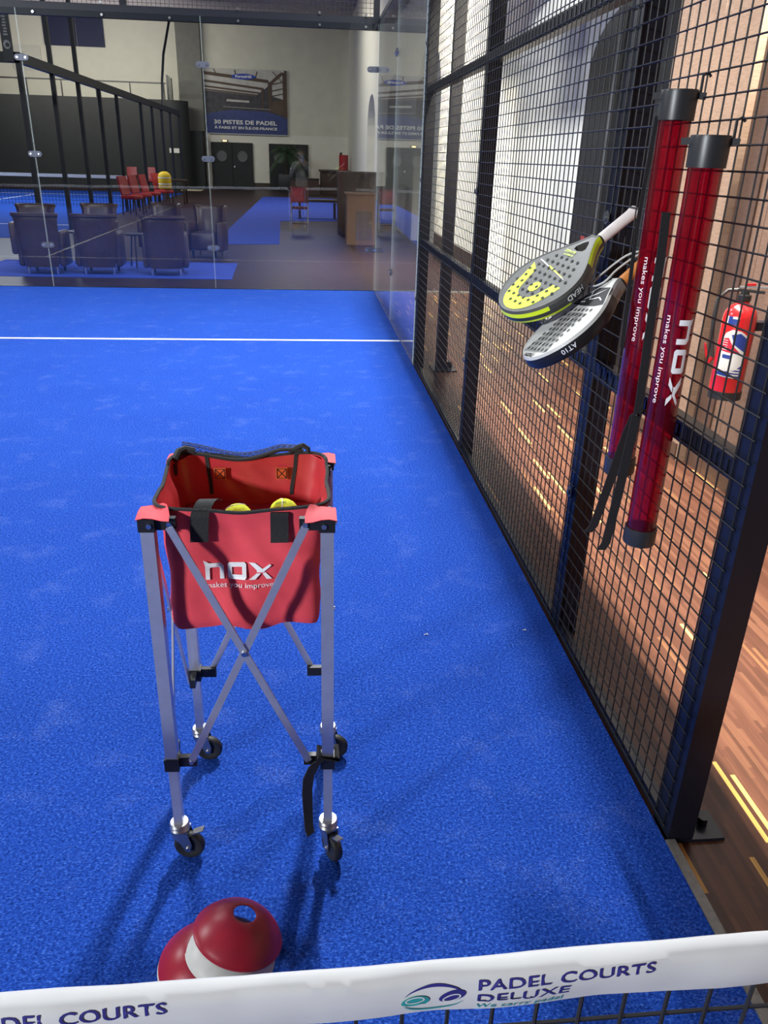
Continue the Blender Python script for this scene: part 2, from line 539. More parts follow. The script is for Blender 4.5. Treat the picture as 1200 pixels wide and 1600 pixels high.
def tag(o, label, cat, group=None, kind=None):
    o['label'] = label; o['category'] = cat
    if group: o['group'] = group
    if kind: o['kind'] = kind
    return o
def thing(name, label, cat, loc=(0, 0, 0), group=None):
    o = bpy.data.objects.new(name, None)
    COL.objects.link(o)
    o.empty_display_size = 0.1
    o.location = loc
    return tag(o, label, cat, group)
def struct(o):
    o['kind'] = 'structure'
    return o
def copy_tree(o, loc, rz, label, group=None):
    c = o.copy(); COL.objects.link(c)
    c.location = loc; c.rotation_euler = (0, 0, rz)
    c['label'] = label
    if group: c['group'] = group
    for ch in list(o.children):
        k = ch.copy(); COL.objects.link(k); k.parent = c
        for g2 in list(ch.children):
            d = g2.copy(); COL.objects.link(d); d.parent = k
    return c

def text2d(body, spacing=1.0, bold=0.0):
    """lettering in the built-in font as loose 2d triangles, normalised to height of capital = 1"""
    cu = bpy.data.curves.new('lettering', 'FONT')
    cu.body = body
    cu.space_character = spacing
    cu.resolution_u = 3
    cu.offset = bold
    ob = bpy.data.objects.new('lettering', cu)
    COL.objects.link(ob)
    bpy.context.view_layer.update()
    dg = bpy.context.evaluated_depsgraph_get()
    me = bpy.data.meshes.new_from_object(ob.evaluated_get(dg))
    vs = [(v.co.x, v.co.y) for v in me.vertices]
    fs = [tuple(p.vertices) for p in me.polygons]
    bpy.data.objects.remove(ob); bpy.data.curves.remove(cu); bpy.data.meshes.remove(me)
    x0 = min(v[0] for v in vs); x1 = max(v[0] for v in vs)
    return [((x - x0), y) for x, y in vs], fs, x1 - x0

def sliced(vs, fs, step):
    """cut a 2d mesh into strips along y so that it can be bent"""
    bm = bmesh.new()
    bv = [bm.verts.new((x, y, 0)) for x, y in vs]
    for f in fs:
        try: bm.faces.new([bv[i] for i in f])
        except ValueError: pass
    y0 = min(v[1] for v in vs); y1 = max(v[1] for v in vs)
    y = y0 + step
    while y < y1:
        bmesh.ops.bisect_plane(bm, geom=bm.verts[:] + bm.edges[:] + bm.faces[:], plane_co=(0, y, 0), plane_no=(0, 1, 0))
        y += step
    bm.verts.index_update()
    r = [(v.co.x, v.co.y) for v in bm.verts], [[v.index for v in f.verts] for f in bm.faces]
    bm.free()
    return r

def nox2d():
    """the three letter logo, height 1, as separate polygons"""
    P = []
    P.append([[(-0.12, 1.22), (0.30, 1.0), (1.05, 1.0), (1.28, 0.80), (1.28, 0.0), (0.98, 0.0), (0.98, 0.66), (0.90, 0.72), (0.34, 0.72), (0.28, 0.66), (0.28, 0.0), (-0.02, 0.0), (-0.02, 0.86)]])
    P.append([[(1.55, 0.12), (1.67, 0), (2.75, 0), (2.87, 0.12), (2.87, 0.88), (2.75, 1), (1.67, 1), (1.55, 0.88)],
              [(1.85, 0.28), (1.85, 0.72), (2.57, 0.72), (2.57, 0.28)]])
    P.append([[(3.05, 1.0), (3.50, 1.0), (4.05, 0.62), (4.55, 1.0), (4.70, 0.90), (4.20, 0.5), (4.12, 0.40), (3.62, 0.40), (3.62, 0.52)]])
    P.append([[(3.05, 0.0), (3.50, 0.0), (3.92, 0.34), (3.60, 0.34)]])
    P.append([[(4.70, 0.0), (4.30, 0.0), (4.02, 0.34), (4.24, 0.42)]])
    vs = []; fs = []
    for loops in P:
        flat = [p for l in loops for p in l]
        o = len(vs)
        vs += flat
        for t in tessellate_polygon([[V((p[0], p[1], 0)) for p in l] for l in loops]):
            a, b, c = (flat[i] for i in t)
            cr = (b[0] - a[0]) * (c[1] - a[1]) - (b[1] - a[1]) * (c[0] - a[0])
            fs.append(tuple(i + o for i in (t if cr > 0 else t[::-1])))
    return [(x + 0.12, y) for x, y in vs], fs, 4.82

def put2d(mb, vsfs, fn):
    vs, fs = vsfs[0], vsfs[1]
    mb.add([fn(x, y) for x, y in vs], fs, False)

# ================================================================== THE SETTING
FZ = -0.012
b = MB(); b.box((0.5, -14, -0.2), (2.9, 10.03, FZ)); struct(b.build('floor', 'parquet'))
b = MB()
b.box((-19, 10.03, -0.2), (2.9, 46, FZ)); b.box((-19, -14, -0.2), (0.5, 10.03, FZ - 0.02)); struct(b.build('floor_hall', 'hallfloor'))
b = MB(); b.box((-19, -14, 7.3), (2.9, 46, 7.5)); struct(b.build('ceiling', 'ceil'))
b = MB(); b.box((-19.2, -14, FZ), (-19, 46, 7.3)); struct(b.build('wall_left', 'wallgrey'))
b = MB(); b.box((-19, -14.2, FZ), (2.9, -14, 7.3)); struct(b.build('wall_behind', 'matteblack'))

# far end wall: cream on the left, grey towards the banner, with two door openings left closed by the doors
b = MB()
b.mat('wall').box((-19, 44.2, FZ), (-5.9, 44.5, 7.3))
b.mat('wallgrey').box((-5.9, 43.0, FZ), (-4.62, 43.4, 7.3))
b.mat('wall').box((-4.62, 43.0, FZ), (2.9, 43.4, 2.5))
b.mat('wallgrey').box((-4.62, 43.0, 2.5), (2.9, 43.4, 7.3))
struct(b.build('wall_far'))
b = MB(); b.box((-4.5, 42.97, FZ), (2.3, 43.0, 0.28)); struct(b.build('baseboard_far', 'skirt'))
# black lower storey of the mezzanine with its top deck
b = MB()
b.box((-19, 40.5, FZ), (-6.0, 44.2, 3.75))
b.lathe([(0.75, FZ), (0.75, 3.75), (0, 3.75)], 24, at=(-6.0, 41.25, 0))
b.box((-6.0, 41.9, FZ), (-4.75, 43.0, 2.55))
struct(b.build('wall_mezzanine', 'matteblack'))

# right wall with an arched niche and an arched black doorway, timber cladding nearer the camera
WX = 2.3
def arch_pts(y0, y1, zs, zt, n=16):
    """arch outline from (y0, floor) up and over to (y1, floor)"""
    c = (y0 + y1) / 2; r = (y1 - y0) / 2
    pts = [(y0, FZ)]
    for i in range(n + 1):
        a = PI * i / n
        pts.append((c - r * math.cos(a), zs + (zt - zs) * math.sin(a) ** 0.8))
    pts.append((y1, FZ))
    return pts
def wall_with_arches(ya, yb, arches):
    mb = MB()
    edge = ya
    outer = [(ya, FZ)]
    for (y0, y1, zs, zt) in arches:
        outer += arch_pts(y0, y1, zs, zt)
    outer += [(yb, FZ), (yb, 7.3), (ya, 7.3)]
    mb.poly([outer], 0.27, lambda y, z, d: (WX + 0.27 - d, y, z))
    return mb
ND = 0.27
b = wall_with_arches(4.62, 43.0, [(4.66, 9.98, 2.25, 3.75), (14, 17.2, 2.3, 3.5), (20, 23.2, 2.3, 3.5), (27, 30.2, 2.3, 3.5)])
struct(b.build('wall_right', 'wall'))
b = MB(); b.box((WX + ND, 4.0, FZ), (WX + 0.6, 46, 7.3)); struct(b.build('wall_right_backing', 'wall'))
b = MB(); b.box((WX - 0.02, 10.0, FZ), (WX, 13.9, 0.42)); struct(b.build('baseboard_right', 'skirt'))
# timber cladding
CX = 2.19
b = MB()
b.mat('board')
y = 3.70
for k in range(5):
    w = 0.19
    b.box((CX + 0.0006 * (k % 2), y + 0.0006, FZ), (CX + 0.6, y + w - 0.0006, 7.3)); y += w
b.mat('boarddark').box((CX + 0.05, 3.50, FZ), (CX + 0.6, 3.70, 7.3))
b.mat('boardmid')
y = -3.0
while y < 3.49:
    b.box((CX + 0.06, y + 0.002, FZ), (CX + 0.6, min(y + 0.2, 3.5) - 0.002, 7.3)); y += 0.2
b.mat('boarddark').box((CX + 0.08, -14, FZ), (CX + 0.6, 3.5, 7.3))
struct(b.build('wall_cladding'))
b = MB()
b.box((CX - 0.008, 3.72, FZ), (CX, 4.62, 0.09)); b.box((CX + 0.052, -6, FZ), (CX + 0.06, 3.5, 0.09))
struct(b.build('baseboard_cladding', 'boarddark'))
b = MB(); b.box((2.0, 4.66, 3.40), (2.30, 9.9, 3.46)); struct(b.build('niche_shade_tray', 'frame'))  # unseen tray added to shade the upper back of the niche
# black arched double door on the back of the niche
b = MB()
b.poly([arch_pts(5.15, 7.18, 2.25, 2.76)], 0.05, lambda y, z, d: (WX + ND - d, y, z))
d1 = struct(b.build('door_1', 'black'))
b = MB()
b.box((WX + ND - 0.09, 6.14, FZ), (WX + ND - 0.05, 6.20, 2.74)); b.build('door_meeting_rail', 'frame', d1)
b = MB(); b.tube([(WX + ND - 0.08, 6.42, 0.9), (WX + ND - 0.08, 6.42, 2.70)], 0.018, 8); b.build('door_bar', 'steelgrey', d1)

# court surface
b = MB(); b.box((-9.1, -10, -0.03), (0.906, 10, 0.0)); struct(b.build('court_turf', 'turf'))
def line(x0, y0, x1, y1):
    mb = MB(); mb.box((x0, y0, -0.001), (x1, y1, 0.0015)); return struct(mb.build('court_line', 'line'))
line(-9.1, 6.925, 0.90, 6.975)
line(-9.1, -6.975, 0.90, -6.925)
line(-4.125, -6.95, -4.075, 6.925)
b = MB(); b.box((0.907, -10, FZ), (0.932, 0.925, 0.004)); struct(b.build('trim_2', 'strip'))
b = MB(); b.box((-9.1, 10.0, FZ), (0.93, 10.06, 0.006)); struct(b.build('trim_3', 'frame'))
b = MB(); b.box((0.94, 10.0, FZ), (2.28, 10.06, 0.004)); struct(b.build('trim_4', 'strip'))

# ================================================================== COURT ENCLOSURE
# back frame: beam on top of the panes, posts and the wire screen above
t = thing('court_frame', 'dark steel beam with bolts across the top of the back glass wall', 'frame', (-3.0, 10.03, 2.93))
b = MB(); b.box((-9.1, 10.014, 2.93), (0.93, 10.09, 3.06)); b.build('beam', 'frame', t)
for x in (0.84, -2.0, -4.9):
    b = MB(); b.box((x, 10.02, 3.06), (x + 0.07, 10.09, 4.0)); b.build('post', 'frame', t)
b = MB()
for k in range(121):
    x = -5.2 + 0.05 * k; b.bar((x, 10.0, 3.06), (x, 10.0, 3.9), 0.004, 0.004)
for k in range(17):
    z = 3.09 + 0.05 * k; b.bar((-5.2, 10.004, z), (0.85, 10.004, z), 0.004, 0.004)
b.build('wire_screen', 'wire', t)
for x in (-5.2, -4.3, -3.8, -2.94, -2.2, -1.46, -0.7, 0.22, 0.75):
    for z in (2.955, 3.075):
        bb = MB(); bb.cyl((x, 9.985, z), (x, 10.012, z), 0.014, 12); bb.build('bolt', 'steel', t)

def clamp_plate(mb, c, ax, nrm):
    """stadium plate with two bolts, centre c, long axis ax, facing nrm"""
    c, ax, nrm = V(c), V(ax), V(nrm); up = V((0, 0, 1))
    lo = []
    for i in range(24):
        a = 2 * PI * i / 24
        sx = 0.045 if math.cos(a) > 0 else -0.045
        lo.append((sx + 0.032 * math.cos(a), 0.032 * math.sin(a)))
    mb.mat('clampplate')
    flip = ax.cross(up).dot(nrm) > 0
    if not flip: ax = -ax
    mb.poly([lo], 0.006, lambda x, y, d: c + ax * x + up * y + nrm * d)
    mb.mat('steel')
    for s in (-1, 1):
        p = c + ax * 0.045 * s
        mb.cyl(p, p + nrm * 0.016, 0.011, 12)
M['clampplate'] = pm('grey glass clamp', (0.10, 0.11, 0.14), 0.4, 0.3)
M['glassedge'] = pm('polished glass edge', (0.62, 0.70, 0.66), 0.25)
def pane(x0, y0, x1, y1, label, seams, nrm):
    t = thing('glass_partition', label, 'glass panel', ((x0 + x1) / 2, (y0 + y1) / 2, 0), 'court glass panels')
    t['kind'] = 'thing'
    b = MB()
    if y0 == y1: b.box((x0 + 0.004, y0, 0.004), (x1 - 0.004, y0 + 0.012, 2.99))
    else: b.box((x0, y0 + 0.004, 0.004), (x0 + 0.012, y1 - 0.004, 2.99))
    b.build('pane', 'glass', t)
    if y0 == y1: es = [((x0 + 0.0035, y0 + 0.001, 0.004), (x0 + 0.0045, y0 + 0.011, 2.99)), ((x1 - 0.0045, y0 + 0.001, 0.004), (x1 - 0.0035, y0 + 0.011, 2.99))]
    else: es = [((x0 + 0.001, y0 + 0.0035, 0.004), (x0 + 0.011, y0 + 0.0045, 2.99)), ((x0 + 0.001, y1 - 0.0045, 0.004), (x0 + 0.011, y1 - 0.0035, 2.99))]
    for lo_, hi_ in es:
        b = MB(); b.box(lo_, hi_); b.build('polished_edge', 'glassedge', t)
    for (c, ax) in seams:
        b = MB(); clamp_plate(b, c, ax, nrm); b.build('clamp', None, t)
    return t
YB = 10.0
pane(-1.125, YB, 0.90, YB, 'tall clear pane of the back wall beside the corner, with the banner seen through it', [((0.90 - 0.05, YB - 0.002, z), (1, 0, 0)) for z in (0.51, 2.53)], (0, -1, 0))
pane(-3.13, YB, -1.125, YB, 'tall clear pane of the back wall in front of the row of armchairs', [((-1.125, YB - 0.002, z), (1, 0, 0)) for z in (0.50, 1.52, 2.51)], (0, -1, 0))
pane(-5.13, YB, -3.13, YB, 'tall clear pane at the left end of the back wall, nearest the far court', [((-3.13, YB - 0.002, z), (1, 0, 0)) for z in (0.50, 1.52, 2.51)], (0, -1, 0))
pane(0.906, 8.0, 0.906, 9.99, 'clear side pane running from the back corner towards the wire fence', [], (-1, 0, 0))
pane(0.906, 6.06, 0.906, 8.0, 'clear side pane that meets the first black post of the wire fence', [((0.904, 8.0, z), (0, 1, 0)) for z in (0.5, 2.5)], (-1, 0, 0))

# wire fence in three bays
FX = 0.906
def bay(y0, y1, label, near=False, far=False):
    t = thing('wire_fence', label, 'fence', (FX, (y0 + y1) / 2, 0), 'bays of the black wire fence')
    px0, px1 = FX + 0.010, FX + 0.078
    b = MB(); b.box((px0, y0, FZ), (px1, y0 + 0.08, 3.0))
    if near:
        b.box((px0, y0 - 0.005, FZ), (px1 + 0.085, y0 + 0.09, FZ + 0.010))
        b.cyl((px1 + 0.045, y0 + 0.045, FZ), (px1 + 0.045, y0 + 0.045, 0.022), 0.014, 6)
    b.build('post', 'frame', t)
    if far:
        b = MB(); b.box((px0, y1 - 0.08, FZ), (px1, y1, 3.0)); b.build('post', 'frame', t)
    ya = y0 + 0.08; yb = y1 - (0.08 if far else 0)
    for z in (0.965, 2.02):
        b = MB(); b.box((px0, ya, z), (px0 + 0.045, yb, z + 0.05))
        k = int((yb - ya) / 0.05)
        for i in range(k):                      # mesh lugs on the rail
            b.box((px0 - 0.004, ya + 0.02 + i * 0.05, z + 0.008), (px0, ya + 0.03 + i * 0.05, z + 0.042))
        b.build('rail', 'frame', t)
    b = MB(); b.box((px0, ya, 0.0), (px0 + 0.03, yb, 0.035)); b.build('bottom_rail', 'frame', t)
    b = MB()
    n = int(round((y1 - y0 - 0.02) / 0.05))
    for i in range(n + 1):
        y = y0 + 0.03 + i * (y1 - y0 - 0.04) / n
        b.tube([(FX + 0.0065, y, 0.015), (FX + 0.0065, y, 3.0)], 0.0022, 5)
    for i in range(60):
        z = 0.028 + i * 0.05
        b.tube([(FX + 0.0022, y0 + 0.012, z), (FX + 0.0022, y1 - 0.004, z)], 0.0022, 5)
    b.build('wire_mesh', 'wire', t)
    for z in ((0.55, 1.44, 2.35) if not near else ()):
        for yy in ([y0 + 0.04] + ([y1 - 0.04] if far else [])):
            b = MB(); b.lathe([(0.020, 0), (0.020, 0.003), (0.012, 0.003), (0.010, 0.009), (0, 0.009)], 14, (-1, 0, 0), (FX + 0.001, yy, z)); b.build('bolt', 'steelgrey', t)
    return t
bay(0.93, 1.90, 'nearest bay of the black wire fence, where the red tubes and rackets hang', near=True)
bay(1.90, 3.84, 'middle bay of the black wire fence, the black arched door seen through it')
bay(3.84, 6.03, 'farthest bay of the black wire fence, joining the side glass', far=True)
b = MB(); b.box((0.90, -4.0, 3.0), (1.077, 10.0, 3.05))  # unseen cap added to throw the shadow band along the fence base
tag(b.build('fence_shade_cap', 'frame'), 'added flat black strip above the fence and side glass, there to cast shade', 'capping')
b = MB(); b.box((0.95, -0.8, 3.05), (0.965, 5.2, 3.85)); b.box((0.95, -0.8, 3.85), (1.14, 5.2, 3.87)); b.box((0.95, 5.2, 3.05), (0.965, 8.4, 4.6))  # unseen plates added to keep light off the turf and upper niche
tag(b.build('fence_light_shield', 'frame'), 'added black sheet-metal shield on top of the fence, blocking light', 'light shield')
# lighting mast outside the fence
t = thing('lighting_mast', 'black square mast on a bolted foot just outside the far fence bay', 'mast', (1.13, 5.93, FZ))
b = MB(); b.box((1.09, 5.89, FZ), (1.17, 5.97, 2.998)); b.build('pole', 'frame', t)
b = MB(); b.box((1.05, 5.80, FZ), (1.25, 6.03, 0.0)); b.box((1.17, 5.90, 0), (1.22, 5.94, 0.05)); b.build('foot', 'frame', t)

# ================================================================== NET
def net_z(x): return 0.8935 + 0.013 * (x - 0.08) - 0.003 * math.cos(x * 5)
net = thing('padel_net', 'white-topped padel net crossing the bottom of the photo', 'net', (-4.1, 0, 0))
N = 420
grid = []
prof = [(0.006, -0.060), (0.0105, -0.040), (0.012, -0.020), (0.010, -0.006), (0.004, 0.0), (-0.004, 0.0), (-0.010, -0.004), (-0.0125, -0.013), (-0.0125, -0.030), (-0.011, -0.045), (-0.0075, -0.0600)]
def net_pt(x, dy, dz):
    z = net_z(x)
    w = noise.noise(V((x * 9, dz * 18, 1.3))) * 0.0042 + noise.noise(V((x * 26 - dz * 30, dz * 45 + x * 22, 5))) * 0.0006
    lift = 0.012 * max(0, noise.noise(V((x * 2.3 + 4.1, 3, 0)))) * (1 if dz < -0.04 else 0)
    rip = 0.0016 * noise.noise(V((x * 14, 0, 9)))
    return V((x, dy + (w if dy < 0 else -w * 0.4) - lift * 0.3, z + dz + lift + rip))
for i in range(N + 1):
    x = -9.05 + 9.93 * i / N if i < 60 else -2.0 + 2.88 * (i - 60) / (N - 60)
    if i < 60: x = -9.05 + (7.05) * i / 60
    grid.append([net_pt(x, dy, dz) for dy, dz in prof])
b = MB(); b.sheet(grid, 0.0012); b.build('top_tape', 'tape', net)
b = MB()
x = -9.05
def sag(x): return 0.006 * math.sin(x * 13.0)
k = 0
while x < 0.90:
    b.tube([(x, 0.0, 0.02), (x + 0.003 * math.sin(k), 0.0, 0.45), (x, 0.0, net_z(x) - 0.05)], 0.0023, 5); x += 0.045; k += 1
for i in range(19):
    z = 0.03 + i * 0.0445
    b.tube([(-9.05 + 0.45 * j, 0.003, z + 0.004 * math.sin(j * 1.7 + i)) for j in range(23)], 0.0023, 5)
b.build('netting', 'cord', net)
b = MB(); b.lathe([(0.03, FZ), (0.03, 0.93), (0, 0.93)], 16, at=(0.905, 0.0, 0)); b.lathe([(0.08, FZ), (0.08, 0.006), (0.03, 0.006)], 16, at=(0.905, 0, 0))
b.build('net_post', 'frame', net)
b = MB(); b.lathe([(0.03, 0), (0.03, 0.93), (0, 0.93)], 16, at=(-9.08, 0.0, 0)); b.build('net_post', 'frame', net)
def on_net(x, dz):
    # front face of the tape, tilted a little like the cloth
    prf = [(-0.0125, -0.013), (-0.0125, -0.030), (-0.011, -0.045), (-0.0075, -0.0600)]
    dz = max(-0.0600, min(-0.004, dz))
    if dz > -0.013: dy = -0.010 - 0.0025 * (-dz - 0.004) / 0.009
    else:
        dy = -0.0125
        for (a, za), (c, zc) in zip(prf, prf[1:]):
            if zc <= dz <= za: dy = a + (c - a) * (za - dz) / (za - zc)
    p = net_pt(x, dy, dz)
    return p + V((0, -0.0009, 0.0003))
def net_text(mb, body, x0, dz, h, width, bold=0.0, tilt=0.0):
    vs, fs, w = text2d(body, 1.05, bold)
    mb.add([on_net(x0 + u / w * width, dz + tilt * u / w + v * h / 0.72) for u, v in vs], fs, False)
for x0, name in ((0.154, 'lettering'), (-0.305, 'lettering')):
    b = MB()
    net_text(b, 'PADEL COURTS', x0, -0.0215, 0.0135, 0.172, 0.012, 0.003)
    net_text(b, 'DELUXE', x0, -0.0405, 0.0135, 0.090, 0.012, 0.0015)
    b.build(name, 'navy', net)
    b = MB(); net_text(b, 'We carry padel', x0, -0.0555, 0.0080, 0.085, 0.01); b.build('lettering', 'teal', net)
    # emblem: two racket heads in an open ring
    b = MB()
    cx, cz = x0 - 0.042, -0.033
    def ell(mx, mz, rx, rz, rot, a0=0, a1=2 * PI, n=26, w=0.0035):
        out = []
        for sgn in (1, 0):
            for i in range(n + 1):
                a = a0 + (a1 - a0) * (i if sgn else n - i) / n
                tt = 4 * (i / n) * (1 - i / n) if a1 - a0 < 6 else 1
                r1, r2 = (rx, rz) if sgn else (rx - w * tt, rz - w * tt)
                ex, ez = r1 * math.cos(a), r2 * math.sin(a)
                out.append((mx + ex * math.cos(rot) - ez * math.sin(rot), mz + ex * math.sin(rot) + ez * math.cos(rot)))
        return out
    def strip(mb, pts, lift=0.0):
        k = len(pts) // 2
        vs = [on_net(p[0], p[1]) + V((0, -lift * 0.6, 0)) for p in pts]
        mb.add(vs, [(i, 2 * k - 1 - i, 2 * k - 2 - i, i + 1) for i in range(k - 1)], False)
    def disc(mb, mx, mz, rx, rz, rot, lift=0.0):
        pts = [(mx, mz)] + [(mx + rx * math.cos(a) * math.cos(rot) - rz * math.sin(a) * math.sin(rot), mz + rx * math.cos(a) * math.sin(rot) + rz * math.sin(a) * math.cos(rot)) for a in [2 * PI * i / 22 for i in range(22)]]
        mb.add([on_net(*p) + V((0, -lift * 0.6, 0)) for p in pts], [(0, i + 1, (i + 1) % 22 + 1) for i in range(22)], False)
    b.mat('navy'); strip(b, ell(cx, cz, 0.030, 0.022, 0.12, 0.15, 2.7)); disc(b, cx + 0.018, cz + 0.004, 0.0135, 0.0078, 0.45)
    b.mat('teal'); strip(b, ell(cx, cz, 0.030, 0.022, 0.12, 3.3, 5.85)); disc(b, cx - 0.017, cz - 0.001, 0.0135, 0.0085, 0.15)
    b.mat('tape')
    for s, rot in ((1, 0.45), (-1, 0.15)):
        strip(b, [p for p in ell(cx + 0.0175 * s, cz + 0.0015, 0.0095, 0.005, rot, w=0.0016)], 0.0006)
    b.build('emblem', None, net)

# ================================================================== BALL TROLLEY
LEG = {'FL': (-0.318, 0.967), 'FR': (0.040, 0.952), 'BL': (-0.308, 1.310), 'BR': (0.050, 1.298)}
ZT, ZL = 0.893, 0.300
cart = thing('ball_trolley', 'red folding ball basket on four silver legs with wheels, standing on the blue court', 'ball trolley', (-0.134, 1.13, 0))
cc = V((-0.134, 1.13, 0))
def ud(a, c):
    d = V((LEG[c][0] - LEG[a][0], LEG[c][1] - LEG[a][1], 0)); return d.normalized()
nb = {'FL': ('FR', 'BL'), 'FR': ('FL', 'BR'), 'BL': ('BR', 'FL'), 'BR': ('BL', 'FR')}
for k, (x, y) in LEG.items():
    ex = ud('FL', 'FR'); ey = V((-ex.y, ex.x, 0))
    def sq(mb, half, z0, z1):
        vs = []
        for z in (z0, z1):
            for sx, sy in ((-1, -1), (1, -1), (1, 1), (-1, 1)):
                p = V((x, y, z)) + ex * sx * half + ey * sy * half
                vs.append(p)
        mb.add(vs, [(3, 2, 1, 0), (4, 5, 6, 7), (0, 1, 5, 4), (1, 2, 6, 5), (2, 3, 7, 6), (3, 0, 4, 7)], False)
    b = MB(); sq(b, 0.0135, ZL, ZT); sq(b, 0.0105, 0.108, ZL)
    b.mat('alu')
    b.build('leg', 'alu', cart)
    for z, h, za, zb_ in ((ZT + 0.013, 0.026, ZT - 0.001, ZT + 0.027), (ZL - 0.002, 0.026, ZL - 0.022, ZL + 0.012)):
        b = MB(); sq(b, 0.0165, za, zb_)
        for o in nb[k]:
            d = ud(k, o)
            b.bar(V((x, y, z)) + d * 0.012, V((x, y, z)) + d * 0.056, 0.014, h)
        b.build('corner_bracket', 'plastic', cart)
    for o in nb[k]:
        d = ud(k, o); nn = V((d.y, -d.x, 0))
        if nn.dot(V((x, y, 0)) - cc) < 0: nn = -nn
        for z in (ZT + 0.013, ZL - 0.002):
            p = V((x, y, z)) + d * 0.044 + nn * 0.006
            b = MB(); b.cyl(p, p + nn * 0.005, 0.0055, 10); b.build('rivet', 'steel', cart)
            if z > 0.5:
                p = V((x, y, z)) + d * 0.006 + nn * 0.016
                b = MB(); b.cyl(p, p + nn * 0.004, 0.0055, 10); b.build('rivet', 'steel', cart)
# scissor braces on the four sides
for a, c in (('FL', 'FR'), ('BL', 'BR'), ('FL', 'BL'), ('FR', 'BR')):
    A, Cc = V((*LEG[a], 0)), V((*LEG[c], 0)); d = (Cc - A).normalized(); nn = V((d.y, -d.x, 0))
    if nn.dot((A + Cc) / 2 - cc) < 0: nn = -nn
    up = V((0, 0, 1))
    for k2, (p0, p1) in enumerate((((A + d * 0.044), (Cc - d * 0.044)), ((Cc - d * 0.044), (A + d * 0.044)))):
        off = nn * (0.010 - 0.0045 * k2)
        b = MB(); b.bar(p0 + off + up * (ZT + 0.008), p1 + off + up * (ZL + 0.0), 0.0045, 0.016, up)
        b.build('brace', 'alu', cart)
    m = (A + Cc) / 2 + up * ((ZT + ZL) / 2 + 0.004) + nn * 0.0125
    b = MB(); b.cyl(m, m + nn * 0.005, 0.006, 10); b.build('rivet', 'steel', cart)

# the bag
BX0, BX1, BY0, BY1 = -0.300, 0.030, 0.988, 1.290
def bag_xy(tt, k):
    """point on a rounded-square ring, k 0 = lower square, 1 = rim"""
    a = 2 * PI * tt
    ca, sa = math.cos(a), math.sin(a)
    n = 9.0 - 2.0 * k
    r = (abs(ca) ** n + abs(sa) ** n) ** (-1 / n)
    hx = (BX1 - BX0) / 2 + 0.019 * k; hy = (BY1 - BY0) / 2 + 0.006 * k
    return (BX0 + BX1) / 2 + ca * r * hx, (BY0 + BY1) / 2 + sa * r * hy
def rim_z(tt):
    a = 2 * PI * tt
    c = abs(math.sin(2 * a)) ** 1.5
    return 0.914 + 0.012 * c + (0.010 if math.sin(a) > 0.5 else 0) * (0.4 + 0.6 * abs(math.cos(a)))
NB, HB = 144, 30
def bag_pt(tt, v, inner=0.0):
    k = max(0, (v - 0.60) / 0.40) ** 1.7
    x, y = bag_xy(tt, k)
    z0 = 0.634 + 0.014 * noise.noise(V((math.cos(2 * PI * tt) * 2, math.sin(2 * PI * tt) * 2, 0)))
    z = z0 + (rim_z(tt) - z0) * v
    a = 2 * PI * tt
    w = noise.noise(V((x * 8, y * 8, z * 5 + 2))) * 0.016 + noise.noise(V((x * 20 + z * 16, y * 20, z * 12))) * 0.009
    w += 0.010 * math.sin((z - 0.64) * 22 + x * 30) * max(0, 0.35 - v) * (1 if math.sin(a) < -0.5 else 0.5)
    w *= min(1, (1 - v) * 5 + 0.25)
    w -= 0.004
    cut = (1 - 0.045 * max(0, (0.10 - v) / 0.10) ** 2)
    cx, cyy = (BX0 + BX1) / 2, (BY0 + BY1) / 2
    dx, dy = x - cx, y - cyy
    L = math.hypot(dx, dy)
    s = cut * (1 + (min(w, 0.003) - inner) / L)
    return V((cx + dx * s, cyy + dy * s, z))
ring = [i / NB for i in range(NB + 1)]
b = MB()
b.mat('rednylon').sheet([[bag_pt(tt, j / HB) for tt in ring] for j in range(HB + 1)])
bot = []
for j in range(5):
    bot.append([V(((BX0 + BX1) / 2, (BY0 + BY1) / 2, 0.632)).lerp(bag_pt(tt, 0), j / 4) for tt in ring])
b.sheet(bot)
bag = b.build('bag', None, cart)
b = MB(); b.sheet([[bag_pt(tt, j / HB, 0.003) for tt in ring[::-1]] for j in range(HB + 1)])
lin = b.build('lining', 'redvinyl', bag)
ZF = 0.803
b = MB(); b.sheet([[V(((BX0 + BX1) / 2, (BY0 + BY1) / 2, ZF)).lerp(bag_pt(tt, 0.600, 0.006), j / 4) for tt in ring] for j in range(5)])
b.build('base_board', 'redvinyl', bag)
b = MB(); b.tube([bag_pt(tt, 1.0) + V((0, 0, 0.002)) for tt in ring[:-1]], 0.0042, 6, closed=True); b.build('piping', 'webbing', bag)
for x in (-0.236, -0.027):
    b = MB()
    tt = min(ring, key=lambda q: abs(bag_xy(q, 0.5)[0] - x) + (0 if math.sin(2 * PI * q) > 0 else 9))
    rows = []
    for j in range(20, HB + 1):
        p = bag_pt(tt, j / HB, 0.0055)
        rows.append([p + V((-0.0045, 0, 0)), p + V((0.0045, 0, 0))])
    b.sheet(rows, 0.001)
    b.build('seam_tape', 'webbing', bag)
for x in (-0.206, -0.060):
    b = MB()
    y = BY1 - 0.012
    b.mat('orange').box((x - 0.014, y, 0.872), (x + 0.014, y + 0.002, 0.902))
    b.mat('webbing')
    for p, q2 in (((-1, -1), (1, -1)), ((1, -1), (1, 1)), ((1, 1), (-1, 1)), ((-1, 1), (-1, -1)), ((-1, -1), (1, 1)), ((-1, 1), (1, -1))):
        b.bar((x + p[0] * 0.011, y - 0.001, 0.887 + p[1] * 0.012), (x + q2[0] * 0.011, y - 0.001, 0.887 + q2[1] * 0.012), 0.0012, 0.0012, (0, 1, 0))
    b.build('stitched_patch', None, bag)
